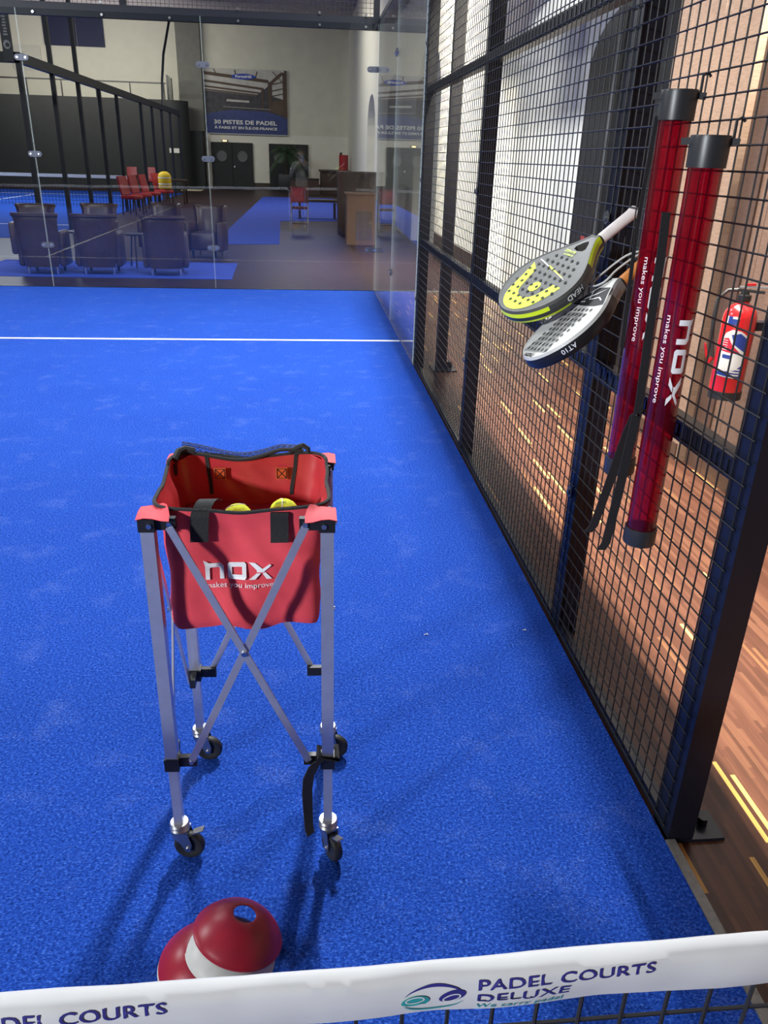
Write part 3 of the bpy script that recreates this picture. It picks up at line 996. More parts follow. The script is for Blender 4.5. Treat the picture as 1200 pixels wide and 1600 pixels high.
# mesh lid folded over the rear edge
rows = []
for j in range(9):
    r = []
    for i in range(22):
        u = i / 21; x = -0.292 + 0.285 * u
        zt = 0.944 - 0.018 * math.sin(PI * min(1, u * 1.25)) + 0.004 * math.sin(u * 9)
        vv = j / 8
        r.append(V((x, 1.288 + 0.03 * vv, zt - 0.004 + 0.020 * math.sin(vv * PI) * (1 - u * 0.7) - 0.03 * max(0, vv - 0.6))))
    rows.append(r)
b = MB()
for r in rows: b.tube(r, 0.0006, 4)
for i in range(0, 22):
    b.tube([rows[j][i] for j in range(9)], 0.0006, 4)
for i in range(0, 21):
    for j in range(8):
        b.bar(rows[j][i], rows[j + 1][i + 1], 0.001, 0.001)
lid = b.build('mesh_lid', 'netblue', bag)
b = MB(); b.tube(rows[0], 0.005, 6)
b.tube([(-0.305, 1.255, 0.932), (-0.297, 1.275, 0.945), (-0.285, 1.288, 0.946), (-0.262, 1.290, 0.940)], 0.009, 8)
b.tube([(-0.040, 1.290, 0.937), (-0.016, 1.288, 0.952), (-0.008, 1.284, 0.956), (0.004, 1.282, 0.948), (0.004, 1.280, 0.938)], 0.006, 8)
b.build('zip_edge', 'webbing', lid)
# corner flaps pulled over the brackets
for k, (x, y) in LEG.items():
    c = V((x, y, 0)); out = (c - cc).normalized()
    ex = V((1 if x > -0.13 else -1, 0, 0)); ey = V((0, 1 if y > 1.1 else -1, 0))
    b = MB()
    o = c + V((0, 0, ZT + 0.030))
    g = []
    for i in range(5):
        r = []
        for j in range(5):
            u, w = i / 4, j / 4
            p = o + ex * (0.019 - 0.064 * u) + ey * (0.019 - 0.064 * w)
            p.z += 0.012 * (u * w) ** 0.5 + 0.004 * math.sin(u * 5 + w * 3) - 0.003
            if u + w > 1.25: p = p.lerp(o + ex * (0.020 - 0.045) + ey * (0.020 - 0.045) + V((0, 0, 0.010)), (u + w - 1.25) * 0.9)
            r.append(p)
        g.append(r)
    b.sheet(g, 0.0014)
    b.build('corner_flap', 'rednylon', bag)
# handles
def on_bag(x, z, out=0.003):
    v = (z - 0.640) / (0.914 - 0.640)
    best = None
    lo, hi = 0.60, 0.90
    tt = min((0.60 + 0.30 * i / 200 for i in range(201)), key=lambda q: abs(bag_pt(q, v).x - x))
    p = bag_pt(tt, v)
    return V((x, p.y - out, z))
for x0, zb, lean in ((-0.222, 0.853, 0.010), (-0.058, 0.849, 0.002)):
    rows = []
    for i in range(22):
        s = i / 21
        if s < 0.55:
            z = zb + (0.916 - zb) * s / 0.55
            p = on_bag(x0 + lean * s, z, 0.005)
        else:
            a = (s - 0.55) / 0.45
            top = on_bag(x0 + lean * 0.55, 0.914, 0.005)
            big = 1 if lean > 0.005 else 0.25
            p = V((x0 + lean * s + 0.018 * a * big, top.y + 0.05 * a * big, 0.916 + 0.018 * big * math.sin(a * PI * 0.85) - (0.012 * a if big < 1 else 0)))
        w = 0.0185
        rows.append([p + V((w * (q / 3 - 1), 0, 0)) for q in range(7)])
    b = MB(); b.sheet(rows, -0.002)
    b.build('handle', 'webbing', bag)
# logo and slogan on the front
vs, fs, w = nox2d()
LW = 0.142
b = MB()
x0, z0, sc_ = -0.2185, 0.759, LW / w
sv, sf = sliced([(x * sc_, y * sc_ * 1.28) for x, y in vs], fs, 0.006)
b.add([on_bag(x0 + x, z0 + y, 0.0035) for x, y in sv], sf, False)
tv, tf, tw = text2d('makes you improve', 1.0)
b.add([on_bag(x0 + 0.002 + x / tw * LW, z0 - 0.018 + y * 0.0165, 0.0035) for x, y in tv], tf, False)
b.build('lettering', 'white', bag)
# strap end hanging from the lower bracket
fx, fy = LEG['FR']
pts = [(fx - 0.018, fy - 0.022, 0.312), (fx - 0.032, fy - 0.024, 0.300), (fx - 0.046, fy - 0.020, 0.262), (fx - 0.050, fy - 0.016, 0.215), (fx - 0.049, fy - 0.010, 0.150), (fx - 0.047, fy - 0.012, 0.095), (fx - 0.043, fy - 0.020, 0.080)]
b = MB()
g = []
for i, p in enumerate(pts):
    a = 0.3 + 0.25 * i
    d = V((math.cos(a) * 0.35 + 0.65, math.sin(a) * 0.4, 0.15)) * 0.0145
    g.append([V(p) - d, V(p), V(p) + d])
b.sheet(g, 0.0025)
vs2 = [V((fx, fy, 0)) + V((sx * 0.021, sy * 0.021, 0.312)) for sx, sy in ((-1, -1), (1, -1), (1, 1), (-1, 1))]
b.tube([v_ for v_ in vs2], 0.008, 6, closed=True)
b.build('strap', 'webbing', cart)
# casters
def caster(k, ang):
    x, y = LEG[k]
    b = MB(); b.mat('zinc')
    b.lathe([(0, 0.110), (0.021, 0.110), (0.024, 0.104), (0.021, 0.098), (0.024, 0.092), (0.018, 0.086), (0, 0.086)], 20, at=(x, y, 0))
    d = V((math.cos(ang), math.sin(ang), 0)); n = V((-d.y, d.x, 0)); up = V((0, 0, 1))
    c = V((x, y, 0)) + d * 0.020
    for s in (-1, 1):
        o = V((x, y, 0)) + n * s * 0.0145
        pl = [(-0.016, 0.088), (0.020, 0.088), (0.030, 0.050), (0.026, 0.028), (0.014, 0.028), (0.004, 0.050), (-0.016, 0.074)]
        vs3 = [o + d * px + up * pz + n * s * e for e in (0, 0.002) for px, pz in pl]
        q = len(pl)
        b.add(vs3, [tuple(range(q)), tuple(range(2 * q - 1, q - 1, -1))] + [(i, (i + 1) % q, q + (i + 1) % q, q + i) for i in range(q)], False)
    b.add([V((x, y, 0)) + d * a + n * e + up * z for z in (0.084, 0.089) for a, e in ((-0.018, -0.0165), (0.022, -0.0165), (0.022, 0.0165), (-0.018, 0.0165))],
          [(3, 2, 1, 0), (4, 5, 6, 7), (0, 1, 5, 4), (1, 2, 6, 5), (2, 3, 7, 6), (3, 0, 4, 7)], False)
    fk = b.build('caster_fork', None, cart)
    R = 0.0375
    a0 = c + up * R - n * 0.0115
    b = MB(); b.mat('rubber').lathe([(0, 0.002), (0.024, 0.002), (0.028, 0), (0.034, 0.001), (R, 0.006), (R, 0.017), (0.034, 0.022), (0.028, 0.023), (0.024, 0.021), (0, 0.021)], 28, n, a0)
    b.build('wheel', None, fk)
    b = MB(); b.cyl(c + up * R - n * 0.0205, c + up * R + n * 0.0205, 0.005, 10); b.build('axle', 'steel', fk)
    if k in ('FL', 'FR'):
        b = MB(); b.bar(c + d * 0.012 + up * 0.078, c + d * 0.038 + up * 0.090, 0.018, 0.003); b.build('brake_lever', 'zinc', fk)
caster('FL', math.radians(-8)); caster('FR', math.radians(-62)); caster('BL', math.radians(-5)); caster('BR', math.radians(-12))

# balls in the bag
def ball(p, label, rot):
    R = 0.033
    t = thing('padel_ball', label, 'ball', (p[0], p[1], p[2] - R), 'yellow balls in the red bag')
    bm = bmesh.new(); bmesh.ops.create_icosphere(bm, subdivisions=3, radius=R)
    bm.verts.index_update()
    b = MB(); b.M = Matrix.Translation(V(p)); b.add([v.co[:] for v in bm.verts], [[v.index for v in f.verts] for f in bm.faces], True); bm.free()
    b.build('felt', 'ball', t)
    b = MB()
    pts = []
    for i in range(60):
        a = 2 * PI * i / 60
        q = V((math.cos(a) + 0.35 * math.cos(3 * a), math.sin(a) - 0.35 * math.sin(3 * a), 1.0 * math.sin(2 * a))).normalized() * R
        q.rotate(Matrix.Rotation(rot, 3, 'X') @ Matrix.Rotation(rot * 1.7, 3, 'Z'))
        pts.append(V(p) + q)
    b.tube(pts, 0.0011, 5, closed=True); b.build('seam', 'white', t)
    return t
ball((-0.155, 1.135, ZF + 0.034), 'yellow ball in the bag, mostly hidden behind the front rim between the handles', 0.6)
t = ball((-0.052, 1.125, ZF + 0.049), 'yellow ball with black print standing higher in the bag, beside the other handle', 1.9)
b = MB()
tv, tf, tw = text2d('PADEL', 1.0, 0.02)
def on_ball(u, v):
    q = V((u, -0.55 + v * 0.6, 1)).normalized() * 0.0334
    return V((-0.052, 1.125, ZF + 0.049)) + q
b.add([on_ball((x / tw - 0.7) * 0.9, y * 0.35 + 0.2) for x, y in tv], tf, False); b.build('print', 'cord', t)

# ================================================================== MARKER CONES
def cone(loc, tilt_axis, ang, col, label):
    R, r, h, th = 0.0955, 0.026, 0.056, 0.0022
    t = MB()
    prof = []
    for i in range(15):
        s = i / 14
        prof.append((R - (R - r) * s ** 1.18 if True else 0, 0.004 + (h - 0.004) * (1 - (1 - s) ** 1.65)))
    outer = [(R + 0.0012, 0.0), (R + 0.0012, 0.003)] + prof
    inner = [(a - 0.0015, z - th) for a, z in prof[::-1]]
    inner[-1] = (R - 0.004, 0.0)
    t.lathe(outer + [(r - 0.0015, h - 0.001)] + inner, 56)
    fs_extra = None
    rot = Matrix.Rotation(ang, 4, V(tilt_axis))
    o = t.build('marker_cone', col)
    o.matrix_world = Matrix.Translation(V(loc)) @ rot
    return tag(o, label, 'cone', 'stacked marker cones')
cone((-0.232, 0.664, 0.006), (1, 0, 0), math.radians(3), 'conewhite', 'white disc cone flat on the turf, only its rim showing under a red one')
cone((-0.230, 0.666, 0.013), (1, 0, 0), math.radians(3), 'conered', 'red disc cone low in the stack, sticking out past the white band')
TA = V((-0.50, 0.87, 0)).normalized()
cone((-0.176, 0.664, 0.033), TA, math.radians(19), 'conewhite', 'white disc cone sandwiched between two red ones as a pale band')
cone((-0.160, 0.686, 0.0625), TA, math.radians(20), 'conered', 'red disc cone on top of the stack with its round hole in full view')

# ================================================================== BALL TUBES ON THE FENCE
def ball_tube(cx, cyy, z0, z1, label, logo, slogan, theta0, strap):
    R = 0.0365
    t = thing('ball_tube', label, 'ball tube', (cx, cyy, z0), 'red ball tubes hung on the fence')
    b = MB(); b.lathe([(R, z0 + 0.045), (R, z1 - 0.055)], 36, at=(cx, cyy, 0)); b.build('tube', 'tube', t)
    b = MB(); b.lathe([(0, z1 - 0.006), (R - 0.004, z1 - 0.006), (R - 0.002, z1), (R + 0.0045, z1 + 0.001), (R + 0.0055, z1 - 0.004), (R + 0.0045, z1 - 0.062), (R + 0.001, z1 - 0.062)], 32, at=(cx, cyy, 0))
    for s in (-1, 1):
        th = theta0 + s * PI / 2
        d = V((math.cos(th), math.sin(th), 0))
        b.bar(V((cx, cyy, z1 - 0.010)) + d * R, V((cx, cyy, z1 - 0.012)) + d * (R + 0.022), 0.014, 0.014)
    b.build('cap', 'capblack', t)
    b = MB(); b.lathe([(0, z0), (R + 0.002, z0), (R + 0.004, z0 + 0.004), (R + 0.004, z0 + 0.046), (R + 0.001, z0 + 0.046)], 32, at=(cx, cyy, 0)); b.build('end_cap', 'capblack', t)
    b = MB(); d = V((math.cos(theta0 + PI / 2), math.sin(theta0 + PI / 2), 0))
    p = V((cx, cyy, z1)) + d * (R + 0.012)
    b.tube([p + V((-0.004, 0, -0.004)), p + V((-0.004, 0, 0.03)), p + V((0.008, 0, 0.036)), p + V((0.014, 0, 0.028))], 0.0035, 6); b.build('hook', 'capblack', t)
    def on(u, v):  # u across (towards +image right), v down the tube, from the logo start
        th = theta0 + u / R
        rr = R + 0.0006
        return V((cx + rr * math.cos(th), cyy + rr * math.sin(th), v))
    b = MB()
    vs, fs, w = nox2d()
    L, H, zs, us = logo
    sv, sf = sliced([(x * L / w, y * H) for x, y in vs], fs, 0.004)
    b.add([on(us + y, zs - x) for x, y in sv], sf, False)
    L2, H2, zs2, us2 = slogan
    tv, tf, tw = text2d('makes you improve', 1.0)
    sv, sf = sliced([(x * L2 / tw, y * H2) for x, y in tv], tf, 0.004)
    b.add([on(us2 + y, zs2 - x) for x, y in sv], sf, False)
    b.build('lettering', 'white', t)
    for pts, wd_ in strap:
        rows = []
        for i, p in enumerate(pts):
            p = V(p); d = (RIGHT * 0.97 + FWD * 0.2)
            rows.append([p - d * wd_ / 2, p, p + d * wd_ / 2])
        b = MB(); b.sheet(rows, 0.002); b.build('strap', 'webbing', t)
    return t
def th_to_cam(cx, cyy): return math.atan2(CAM.y - cyy, CAM.x - cx)
T1, T2 = (0.858, 1.268), (0.862, 1.468)
ball_tube(*T1, 0.690, 1.645, 'translucent red ball tube nearest the door post, large white logo in full view',
          (0.205, 0.030, 1.272, 0.004), (0.205, 0.017, 1.275, -0.026), th_to_cam(*T1),
          [([(0.812, 1.325, 1.49), (0.81, 1.31, 1.40), (0.81, 1.305, 1.20), (0.81, 1.295, 1.05), (0.812, 1.300, 1.02)], 0.022),
           ([(0.812, 1.305, 1.025), (0.806, 1.300, 0.96), (0.80, 1.310, 0.80), (0.795, 1.325, 0.66), (0.785, 1.325, 0.640)], 0.026)])
ball_tube(*T2, 0.808, 1.743, 'translucent red ball tube farther along, its slogan half hidden by a black strap',
          (0.205, 0.030, 1.385, 0.005), (0.205, 0.017, 1.38, -0.020), th_to_cam(*T2),
          [([(0.812, 1.312, 1.022), (0.81, 1.34, 0.96), (0.805, 1.39, 0.80), (0.80, 1.435, 0.66), (0.79, 1.445, 0.635)], 0.026),
           ([(0.822, 1.482, 1.69), (0.814, 1.482, 1.45), (0.816, 1.478, 1.30), (0.822, 1.480, 1.15)], 0.010)])
# cord that ties both straps to the wire
b = MB(); b.tube([(0.806, 1.292, 1.026), (0.85, 1.33, 1.028), (0.902, 1.36, 1.03), (0.912, 1.375, 1.04), (0.903, 1.345, 1.035), (0.812, 1.315, 1.022)], 0.003, 6)
tag(b.build('tie_cord', 'webbing'), 'short black cord tying the tube straps to the wire fence', 'cord')

# ================================================================== RACKETS
def catmull(pts, n=6):
    out = []
    P = [pts[0]] + pts + [pts[-1]]
    for i in range(1, len(P) - 2):
        for k in range(n):
            t_ = k / n
            p0, p1, p2, p3 = (V((*P[i + j], 0)) for j in (-1, 0, 1, 2))
            q = 0.5 * ((2 * p1) + (p2 - p0) * t_ + (2 * p0 - 5 * p1 + 4 * p2 - p3) * t_ ** 2 + (3 * p1 - p0 - 3 * p2 + p3) * t_ ** 3)
            out.append((q.x, q.y))
    out.append(tuple(pts[-1]))
    return out
def racket(name, label, butt, ax, nrm, scale, spec):
    a = V(ax).normalized(); n = V(nrm); n = (n - a * n.dot(a)).normalized(); w = n.cross(a)
    t = thing(name, label, 'racket', butt, 'padel rackets stuck in the fence')
    Bt = V(butt)
    F = lambda x, y, z: Bt + (a * x + w * y + n * z) * scale
    half = catmull([(0.132, 0.016), (0.155, 0.028), (0.19, 0.056), (0.23, 0.092), (0.27, 0.118), (0.31, 0.129), (0.35, 0.127), (0.39, 0.111), (0.42, 0.086), (0.441, 0.056), (0.452, 0.026), (0.455, 0.0)])
    outl = [(x, -y) for x, y in half] + [(x, y) for x, y in half[::-1][1:]]
    k = len(outl)
    def inset(d):
        o = []
        for i in range(k):
            p, q = V((*outl[i - 1], 0)), V((*outl[(i + 1) % k], 0))
            tdir = (q - p).normalized()
            o.append((outl[i][0] - tdir.y * d, outl[i][1] + tdir.x * d))
        return o
    throat = [(0.158, 0.0), (0.168, -0.011), (0.186, -0.022), (0.196, -0.019), (0.200, 0.0), (0.196, 0.019), (0.186, 0.022), (0.168, 0.011)]
    # face slab
    b = MB(); b.mat(spec['face'])
    T = 0.0185
    face = inset(0.006)
    loops = [face] + ([throat] if spec['throat'] else [])
    b.poly(loops, 2 * T, lambda x, y, z: F(x, y, z - T))
    e = [0.0004]
    def decal(m, loops2):
        b.mat(m); e[0] += 0.00025
        b.poly(loops2, 0.0, lambda x, y, z: F(x, y, T + e[0]))
    spec['decals'](decal)
    e[0] += 0.0003
    b.mat('hole')
    for hx, hy, rx, ry in spec['holes']:
        b.poly([[(hx + rx * math.cos(2 * PI * i / 10), hy + ry * math.sin(2 * PI * i / 10)) for i in range(10)]], 0.0, lambda x, y, z: F(x, y, T + e[0]))
    fo = b.build('face', None, t)
    for body, m, x0, y0, rot, h, wd_ in spec['texts']:
        tv, tf, tw = text2d(body, 1.0, 0.01)
        c_, s_ = math.cos(rot), math.sin(rot)
        bb = MB(); bb.add([F(x0 + (u / tw * wd_) * c_ - v * h * s_, y0 + (u / tw * wd_) * s_ + v * h * c_, T + e[0] + 0.0004) for u, v in tv], tf, False)
        bb.build('lettering', m, fo)
    if spec['logo']:
        x0, y0, rot, h = spec['logo']
        vs, fs, w_ = nox2d(); c_, s_ = math.cos(rot), math.sin(rot)
        bb = MB(); bb.add([F(x0 + u * h * c_ - v * h * s_, y0 + u * h * s_ + v * h * c_, T + e[0] + 0.0004) for u, v in vs], fs, False)
        bb.build('lettering', 'hole', fo)
    # rim
    b = MB()
    sect = [(0.0075, T + 0.0008), (0.0035, T + 0.0012), (0.0, 0.012), (-0.0012, 0.0), (0.0, -0.012), (0.0035, -T - 0.0012), (0.0075, -T - 0.0008)]
    rings = [[F(*p, z) for p in inset(d)] for d, z in sect]
    for i in range(k):
        xm, ym = outl[i]
        for s in range(len(sect) - 1):
            b.mat(spec['rim'](xm, ym, s))
            b.add([rings[s][i], rings[s][(i + 1) % k], rings[s + 1][(i + 1) % k], rings[s + 1][i]][::-1], [(0, 1, 2, 3)], True)
    b.build('rim', None, t)
    # text on the rim
    for body, m, i0, h in spec['rimtext']:
        tv, tf, tw = text2d(body, 1.0, 0.01)
        s_ = 1 if i0 >= 0 else -1
        Lh = tw * h
        def onrim(u, v):
            # walk along the outline
            idx = abs(i0); d = u * h
            while d > 0:
                p, q = V((*outl[idx], 0)), V((*outl[idx + spec['walk']], 0))
                L_ = (q - p).length
                if d <= L_:
                    r = p.lerp(q, d / L_); break
                d -= L_; idx += spec['walk']
            else: r = V((*outl[idx], 0)); p, q = V((*outl[idx], 0)), V((*outl[idx + spec['walk']], 0))
            td = (q - p).normalized() * spec['walk']
            return F(r.x + td.y * 0.0020, r.y - td.x * 0.0020, (v - 0.35) * h * spec['flipv'])
        bb = MB(); bb.add([onrim(u, v) for u, v in tv], tf, False); bb.build('lettering', m, t)
    # grip
    b = MB(); b.mat(spec['grip'])
    def octa(x, rx, ry): return [F(x, ry * math.cos(2 * PI * (i + 0.5) / 12), rx * math.sin(2 * PI * (i + 0.5) / 12)) for i in range(12)]
    prof = [(0.0, 0.012, 0.013), (0.003, 0.0165, 0.0185), (0.012, 0.0168, 0.019), (0.02, 0.015, 0.0172), (0.13, 0.0145, 0.0165), (0.134, 0.0135, 0.0155)]
    vs = [p for q in prof for p in octa(*q)]
    b.add(vs, [(i * 12 + j, (i + 1) * 12 + j, (i + 1) * 12 + (j + 1) % 12, i * 12 + (j + 1) % 12) for i in range(5) for j in range(12)] + [tuple(range(12)), tuple(range(60, 72))[::-1]], True)
    gp = b.build('grip', None, t)
    b = MB(); prof = [(0.126, 0.0152, 0.0172), (0.146, 0.0155, 0.0175)]
    vs = [p for q in prof for p in octa(*q)]
    b.add(vs, [(j, 12 + j, 12 + (j + 1) % 12, (j + 1) % 12) for j in range(12)] + [tuple(range(12)), tuple(range(12, 24))[::-1]], True)
    b.build('collar', 'plastic', t)
    return t, F

def holes1():
    o = []
    for r, x in enumerate((0.235, 0.258, 0.281, 0.304, 0.327, 0.350, 0.373, 0.396, 0.416)):
        hw = {0: 0.05, 1: 0.072, 2: 0.085, 3: 0.092, 4: 0.095, 5: 0.092, 6: 0.083, 7: 0.068, 8: 0.045}[r]
        n = int(hw / 0.0125)
        n = n if (n % 2) == (r % 2) else n - 1
        for i in range(-n, n + 1, 2):
            o.append((x, i * 0.0125, 0.0048, 0.0048))
    return o
def arcpts(cx, cyy, r, a0, a1, n=14): return [(cx + r * math.cos(a0 + (a1 - a0) * i / n), cyy + r * math.sin(a0 + (a1 - a0) * i / n)) for i in range(n + 1)]
def dec1(d):
    # broad horseshoe opening towards the handle, with a ball
    out = [(0.280, -0.098), (0.33, -0.086)] + arcpts(0.365, 0.0, 0.078, -1.35, 1.2) + [(0.35, 0.088), (0.325, 0.092)]
    inn = [(0.325, 0.058), (0.345, 0.052)] + arcpts(0.348, 0.0, 0.048, 1.1, -1.1) + [(0.30, -0.062)]
    d('neon', [out + inn])
    d('neon', [arcpts(0.352, 0.004, 0.019, 0, 2 * PI * 15 / 16, 15)])
    d('white', [[(0.262, -0.088), (0.266, -0.088), (0.300, 0.07), (0.298, 0.07)]])
    d('neon', [[(0.272, -0.03), (0.279, -0.03), (0.296, 0.06), (0.294, 0.06)]])
D1 = 2.235
def at_px(px, py, z): return CAM + (FWD + RIGHT * (px - 600) / 1224.27 + UP * (800 - py) / 1224.27) * z
A1 = -0.775 * RIGHT - 0.632 * UP
P1 = -0.632 * RIGHT + 0.775 * UP
def rim1(x, y, s):
    if s in (0, 5): return 'rgrey'
    if x < 0.225: return 'neon' if s in (1, 2, 4) else 'rdark'
    if x > 0.385 and s in (2, 4): return 'neon'
    if x > 0.33 and s == 4: return 'neon'
    return 'rgrey' if s == 1 else 'rdark'
racket('padel_racket', 'grey and neon yellow racket with a white grip, higher of the two in the fence', (0.931, 1.786, 1.470), A1, -0.60 * FWD + 0.80 * P1, 1.03,
       dict(face='rgrey', throat=True, holes=holes1(), decals=dec1,
            texts=[('ZEPHYR', 'neon', 0.214, -0.040, PI / 2, 0.013, 0.048), ('ULTIMATE', 'neon', 0.225, -0.030, PI / 2, 0.009, 0.04)],
            logo=None, rim=rim1, rimtext=[('HEAD', 'white', 106, 0.021)], walk=-1, flipv=-1, grip='gripwhite'))
def holes2():
    o = []
    for r in range(9):
        x = 0.262 + r * 0.0195
        for i in range(6):
            yy = -0.055 + i * 0.022 + (0.0 if r % 2 else 0.006)
            o.append((x, yy, 0.0062, 0.0036))
    return o
def dec2(d):
    d('hole', [[(0.172, -0.040), (0.235, -0.092), (0.243, -0.03), (0.246, 0.05), (0.238, 0.092), (0.172, 0.040)]])
    d('rsilver', [[(0.268, -0.085), (0.275, 0.062), (0.34, 0.035), (0.425, 0.070), (0.43, -0.072), (0.34, -0.04)]])
    d('rwhite', [[(0.268, -0.02), (0.300, 0.0), (0.42, -0.004), (0.42, 0.004), (0.304, 0.008), (0.27, 0.03), (0.296, 0.003)]])
    d('white', [[(0.180, -0.045), (0.183, -0.045), (0.222, -0.012), (0.214, 0.03), (0.225, 0.055), (0.222, 0.057), (0.210, 0.03), (0.218, -0.012)]])
    d('white', [[(0.176, 0.03), (0.178, 0.028), (0.198, -0.01), (0.220, -0.05), (0.222, -0.048), (0.202, -0.006)]])
A2 = -0.745 * RIGHT - 0.667 * UP
P2 = -0.667 * RIGHT + 0.745 * UP
def rim2(x, y, s):
    if s == 0: return 'rwhite'
    if s == 1: return 'rwhite' if x > 0.2 else 'rsilver'
    return 'rsilver' if x < 0.19 else 'plastic'
t2, F2 = racket('padel_racket', 'white and black racket with an orange grip, lower of the two in the fence', tuple(V((0.924, 1.636, 1.396)) + RIGHT * 0.016 - UP * 0.019), A2, -0.335 * FWD + 0.94 * P2, 1.0,
       dict(face='rwhite', throat=False, holes=holes2(), decals=dec2,
            texts=[('x-one', 'white', 0.232, -0.052, PI / 2, 0.012, 0.03)],
            logo=(0.436, 0.022, -PI / 2, 0.0115), rim=rim2, rimtext=[('AT10', 'white', 94, 0.019)], walk=-1, flipv=-1, grip='griporange'))
# wrist cord of the second racket
b = MB()
pts = [F2(0.02, 0, 0.02), F2(0.06, -0.035, 0.035), F2(0.12, -0.075, 0.03), F2(0.165, -0.07, 0.03), F2(0.175, -0.045, 0.028), F2(0.155, -0.02, 0.026), F2(0.11, -0.02, 0.028), F2(0.06, -0.01, 0.026), F2(0.02, 0.004, 0.018)]
sm_ = []
for i in range(len(pts) - 1):
    for k in range(5):
        p0, p1, p2, p3 = pts[max(i - 1, 0)], pts[i], pts[i + 1], pts[min(i + 2, len(pts) - 1)]
        q = k / 5
        sm_.append(0.5 * ((2 * p1) + (p2 - p0) * q + (2 * p0 - 5 * p1 + 4 * p2 - p3) * q ** 2 + (3 * p1 - p0 - 3 * p2 + p3) * q ** 3))
b.tube(sm_, 0.0028, 6)
M['cordgrey'] = pm('grey wrist cord', (0.50, 0.50, 0.47), 0.7)
b.build('wrist_cord', 'cordgrey', t2)

# ================================================================== FIRE EXTINGUISHER
EX, EY, EZ = 2.085, 3.150, 0.575
ext = thing('fire_extinguisher', 'red fire extinguisher with blue and white label hanging on the timber wall', 'fire extinguisher', (EX, EY, EZ))
R = 0.078
b = MB(); b.lathe([(0, 0.0), (R, 0.0), (R, 0.36), (R - 0.006, 0.385), (R - 0.022, 0.41), (0.03, 0.425), (0.028, 0.435), (0, 0.435)], 36, at=(EX, EY, EZ)); b.build('cylinder', 'extred', ext)
b = MB(); b.lathe([(R - 0.006, -0.035), (R + 0.002, -0.035), (R + 0.002, 0.006), (R, 0.006)], 32, at=(EX, EY, EZ)); b.build('base_ring', 'plastic', ext)
thc = math.atan2(CAM.y - EY, CAM.x - EX)
def on_ext(u, z, o=0.0008):
    th = thc + u / R
    return V((EX + (R + o) * math.cos(th), EY + (R + o) * math.sin(th), EZ + z))
def patch(mb, m, loop, o):
    mb.mat(m)
    vs = loop
    tr = tessellate_polygon([[V((p[0], p[1], 0)) for p in loop]])
    sv, sf = sliced([(p[1], p[0]) for p in loop], [tuple(x) for x in tr], 0.008)
    mb.add([on_ext(y, x, o) for x, y in sv], sf, False)
b = MB()
lab = [(-0.062, 0.085), (0.062, 0.075), (0.062, 0.25), (0.05, 0.285), (0.02, 0.305), (-0.02, 0.31), (-0.05, 0.29), (-0.062, 0.25), (-0.058, 0.14)]
patch(b, 'labelwhite', lab, 0.0008)
patch(b, 'labelblue', [(-0.058, 0.09), (0.056, 0.08), (0.056, 0.145), (0.02, 0.115), (-0.055, 0.105)], 0.0012)
patch(b, 'labelblue', [(-0.02, 0.285), (0.02, 0.295), (0.054, 0.27), (0.054, 0.205), (0.0, 0.24)], 0.0012)
patch(b, 'labelred', [(-0.056, 0.205), (0.04, 0.195), (-0.01, 0.24), (-0.03, 0.27), (-0.054, 0.265)], 0.0012)
for k in range(5): patch(b, 'labelwhite', [(-0.054, 0.212 + 0.011 * k), (-0.03, 0.211 + 0.011 * k), (-0.03, 0.214 + 0.011 * k), (-0.054, 0.215 + 0.011 * k)], 0.0015)
patch(b, 'labelblue', [(-0.045, 0.172), (-0.005, 0.170), (-0.005, 0.188), (-0.045, 0.190)], 0.0012)
for k in range(3): patch(b, 'labelwhite', [(0.0, 0.092 + 0.014 * k), (0.048, 0.089 + 0.014 * k), (0.048, 0.096 + 0.014 * k), (0.0, 0.099 + 0.014 * k)], 0.0016)
patch(b, 'labelblue', [(-0.06, 0.335), (0.0, 0.332), (0.0, 0.368), (-0.06, 0.371)], 0.0008)
patch(b, 'labelwhite', [(-0.06, 0.335), (-0.05, 0.3345), (-0.05, 0.3705), (-0.06, 0.371)], 0.0012)
patch(b, 'labelwhite', [(-0.03, 0.360), (0.002, 0.359), (0.002, 0.370), (-0.03, 0.371)], 0.0012)
b.build('label', None, ext)
r_ = V((math.cos(thc + PI / 2), math.sin(thc + PI / 2), 0))   # towards image right
c_ = V((math.cos(thc), math.sin(thc), 0))
top = V((EX, EY, EZ + 0.435))
b = MB(); b.mat('plastic').lathe([(0.028, 0), (0.032, 0.004), (0.032, 0.028), (0.02, 0.032), (0.018, 0.05), (0, 0.05)], 20, at=top)
b.bar(top - r_ * 0.035 + V((0, 0, 0.05)), top + r_ * 0.085 + V((0, 0, 0.046)), 0.022, 0.012)
b.mat('zinc').bar(top - r_ * 0.03 + V((0, 0, 0.064)), top + r_ * 0.095 + V((0, 0, 0.07)), 0.02, 0.006)
b.mat('extred').bar(top + r_ * 0.0 + V((0, 0, 0.076)), top + r_ * 0.04 + V((0, 0, 0.08)), 0.02, 0.010)
b.build('valve_handle', None, ext)
b = MB()
hp = [top - r_ * 0.03 + V((0, 0, 0.05)), top - r_ * 0.075 + V((0, 0, 0.045)), top - r_ * 0.115 + V((0, 0, 0.0)), top - r_ * 0.118 + V((0, 0, -0.09)), top - r_ * 0.105 + V((0, 0, -0.19)), top - r_ * 0.088 + V((0, 0, -0.28))]
b.tube(hp, 0.009, 8); b.build('hose', 'rubber', ext)
b = MB(); b.tube([hp[-1], hp[-1] + V((0, 0, -0.03)) - r_ * 0.012, hp[-1] - r_ * 0.03 + V((0, 0, 0.01)), hp[-1] - r_ * 0.045 + V((0, 0, 0.065))], [0.012, 0.011, 0.008, 0.005], 8); b.build('nozzle', 'extred', ext)
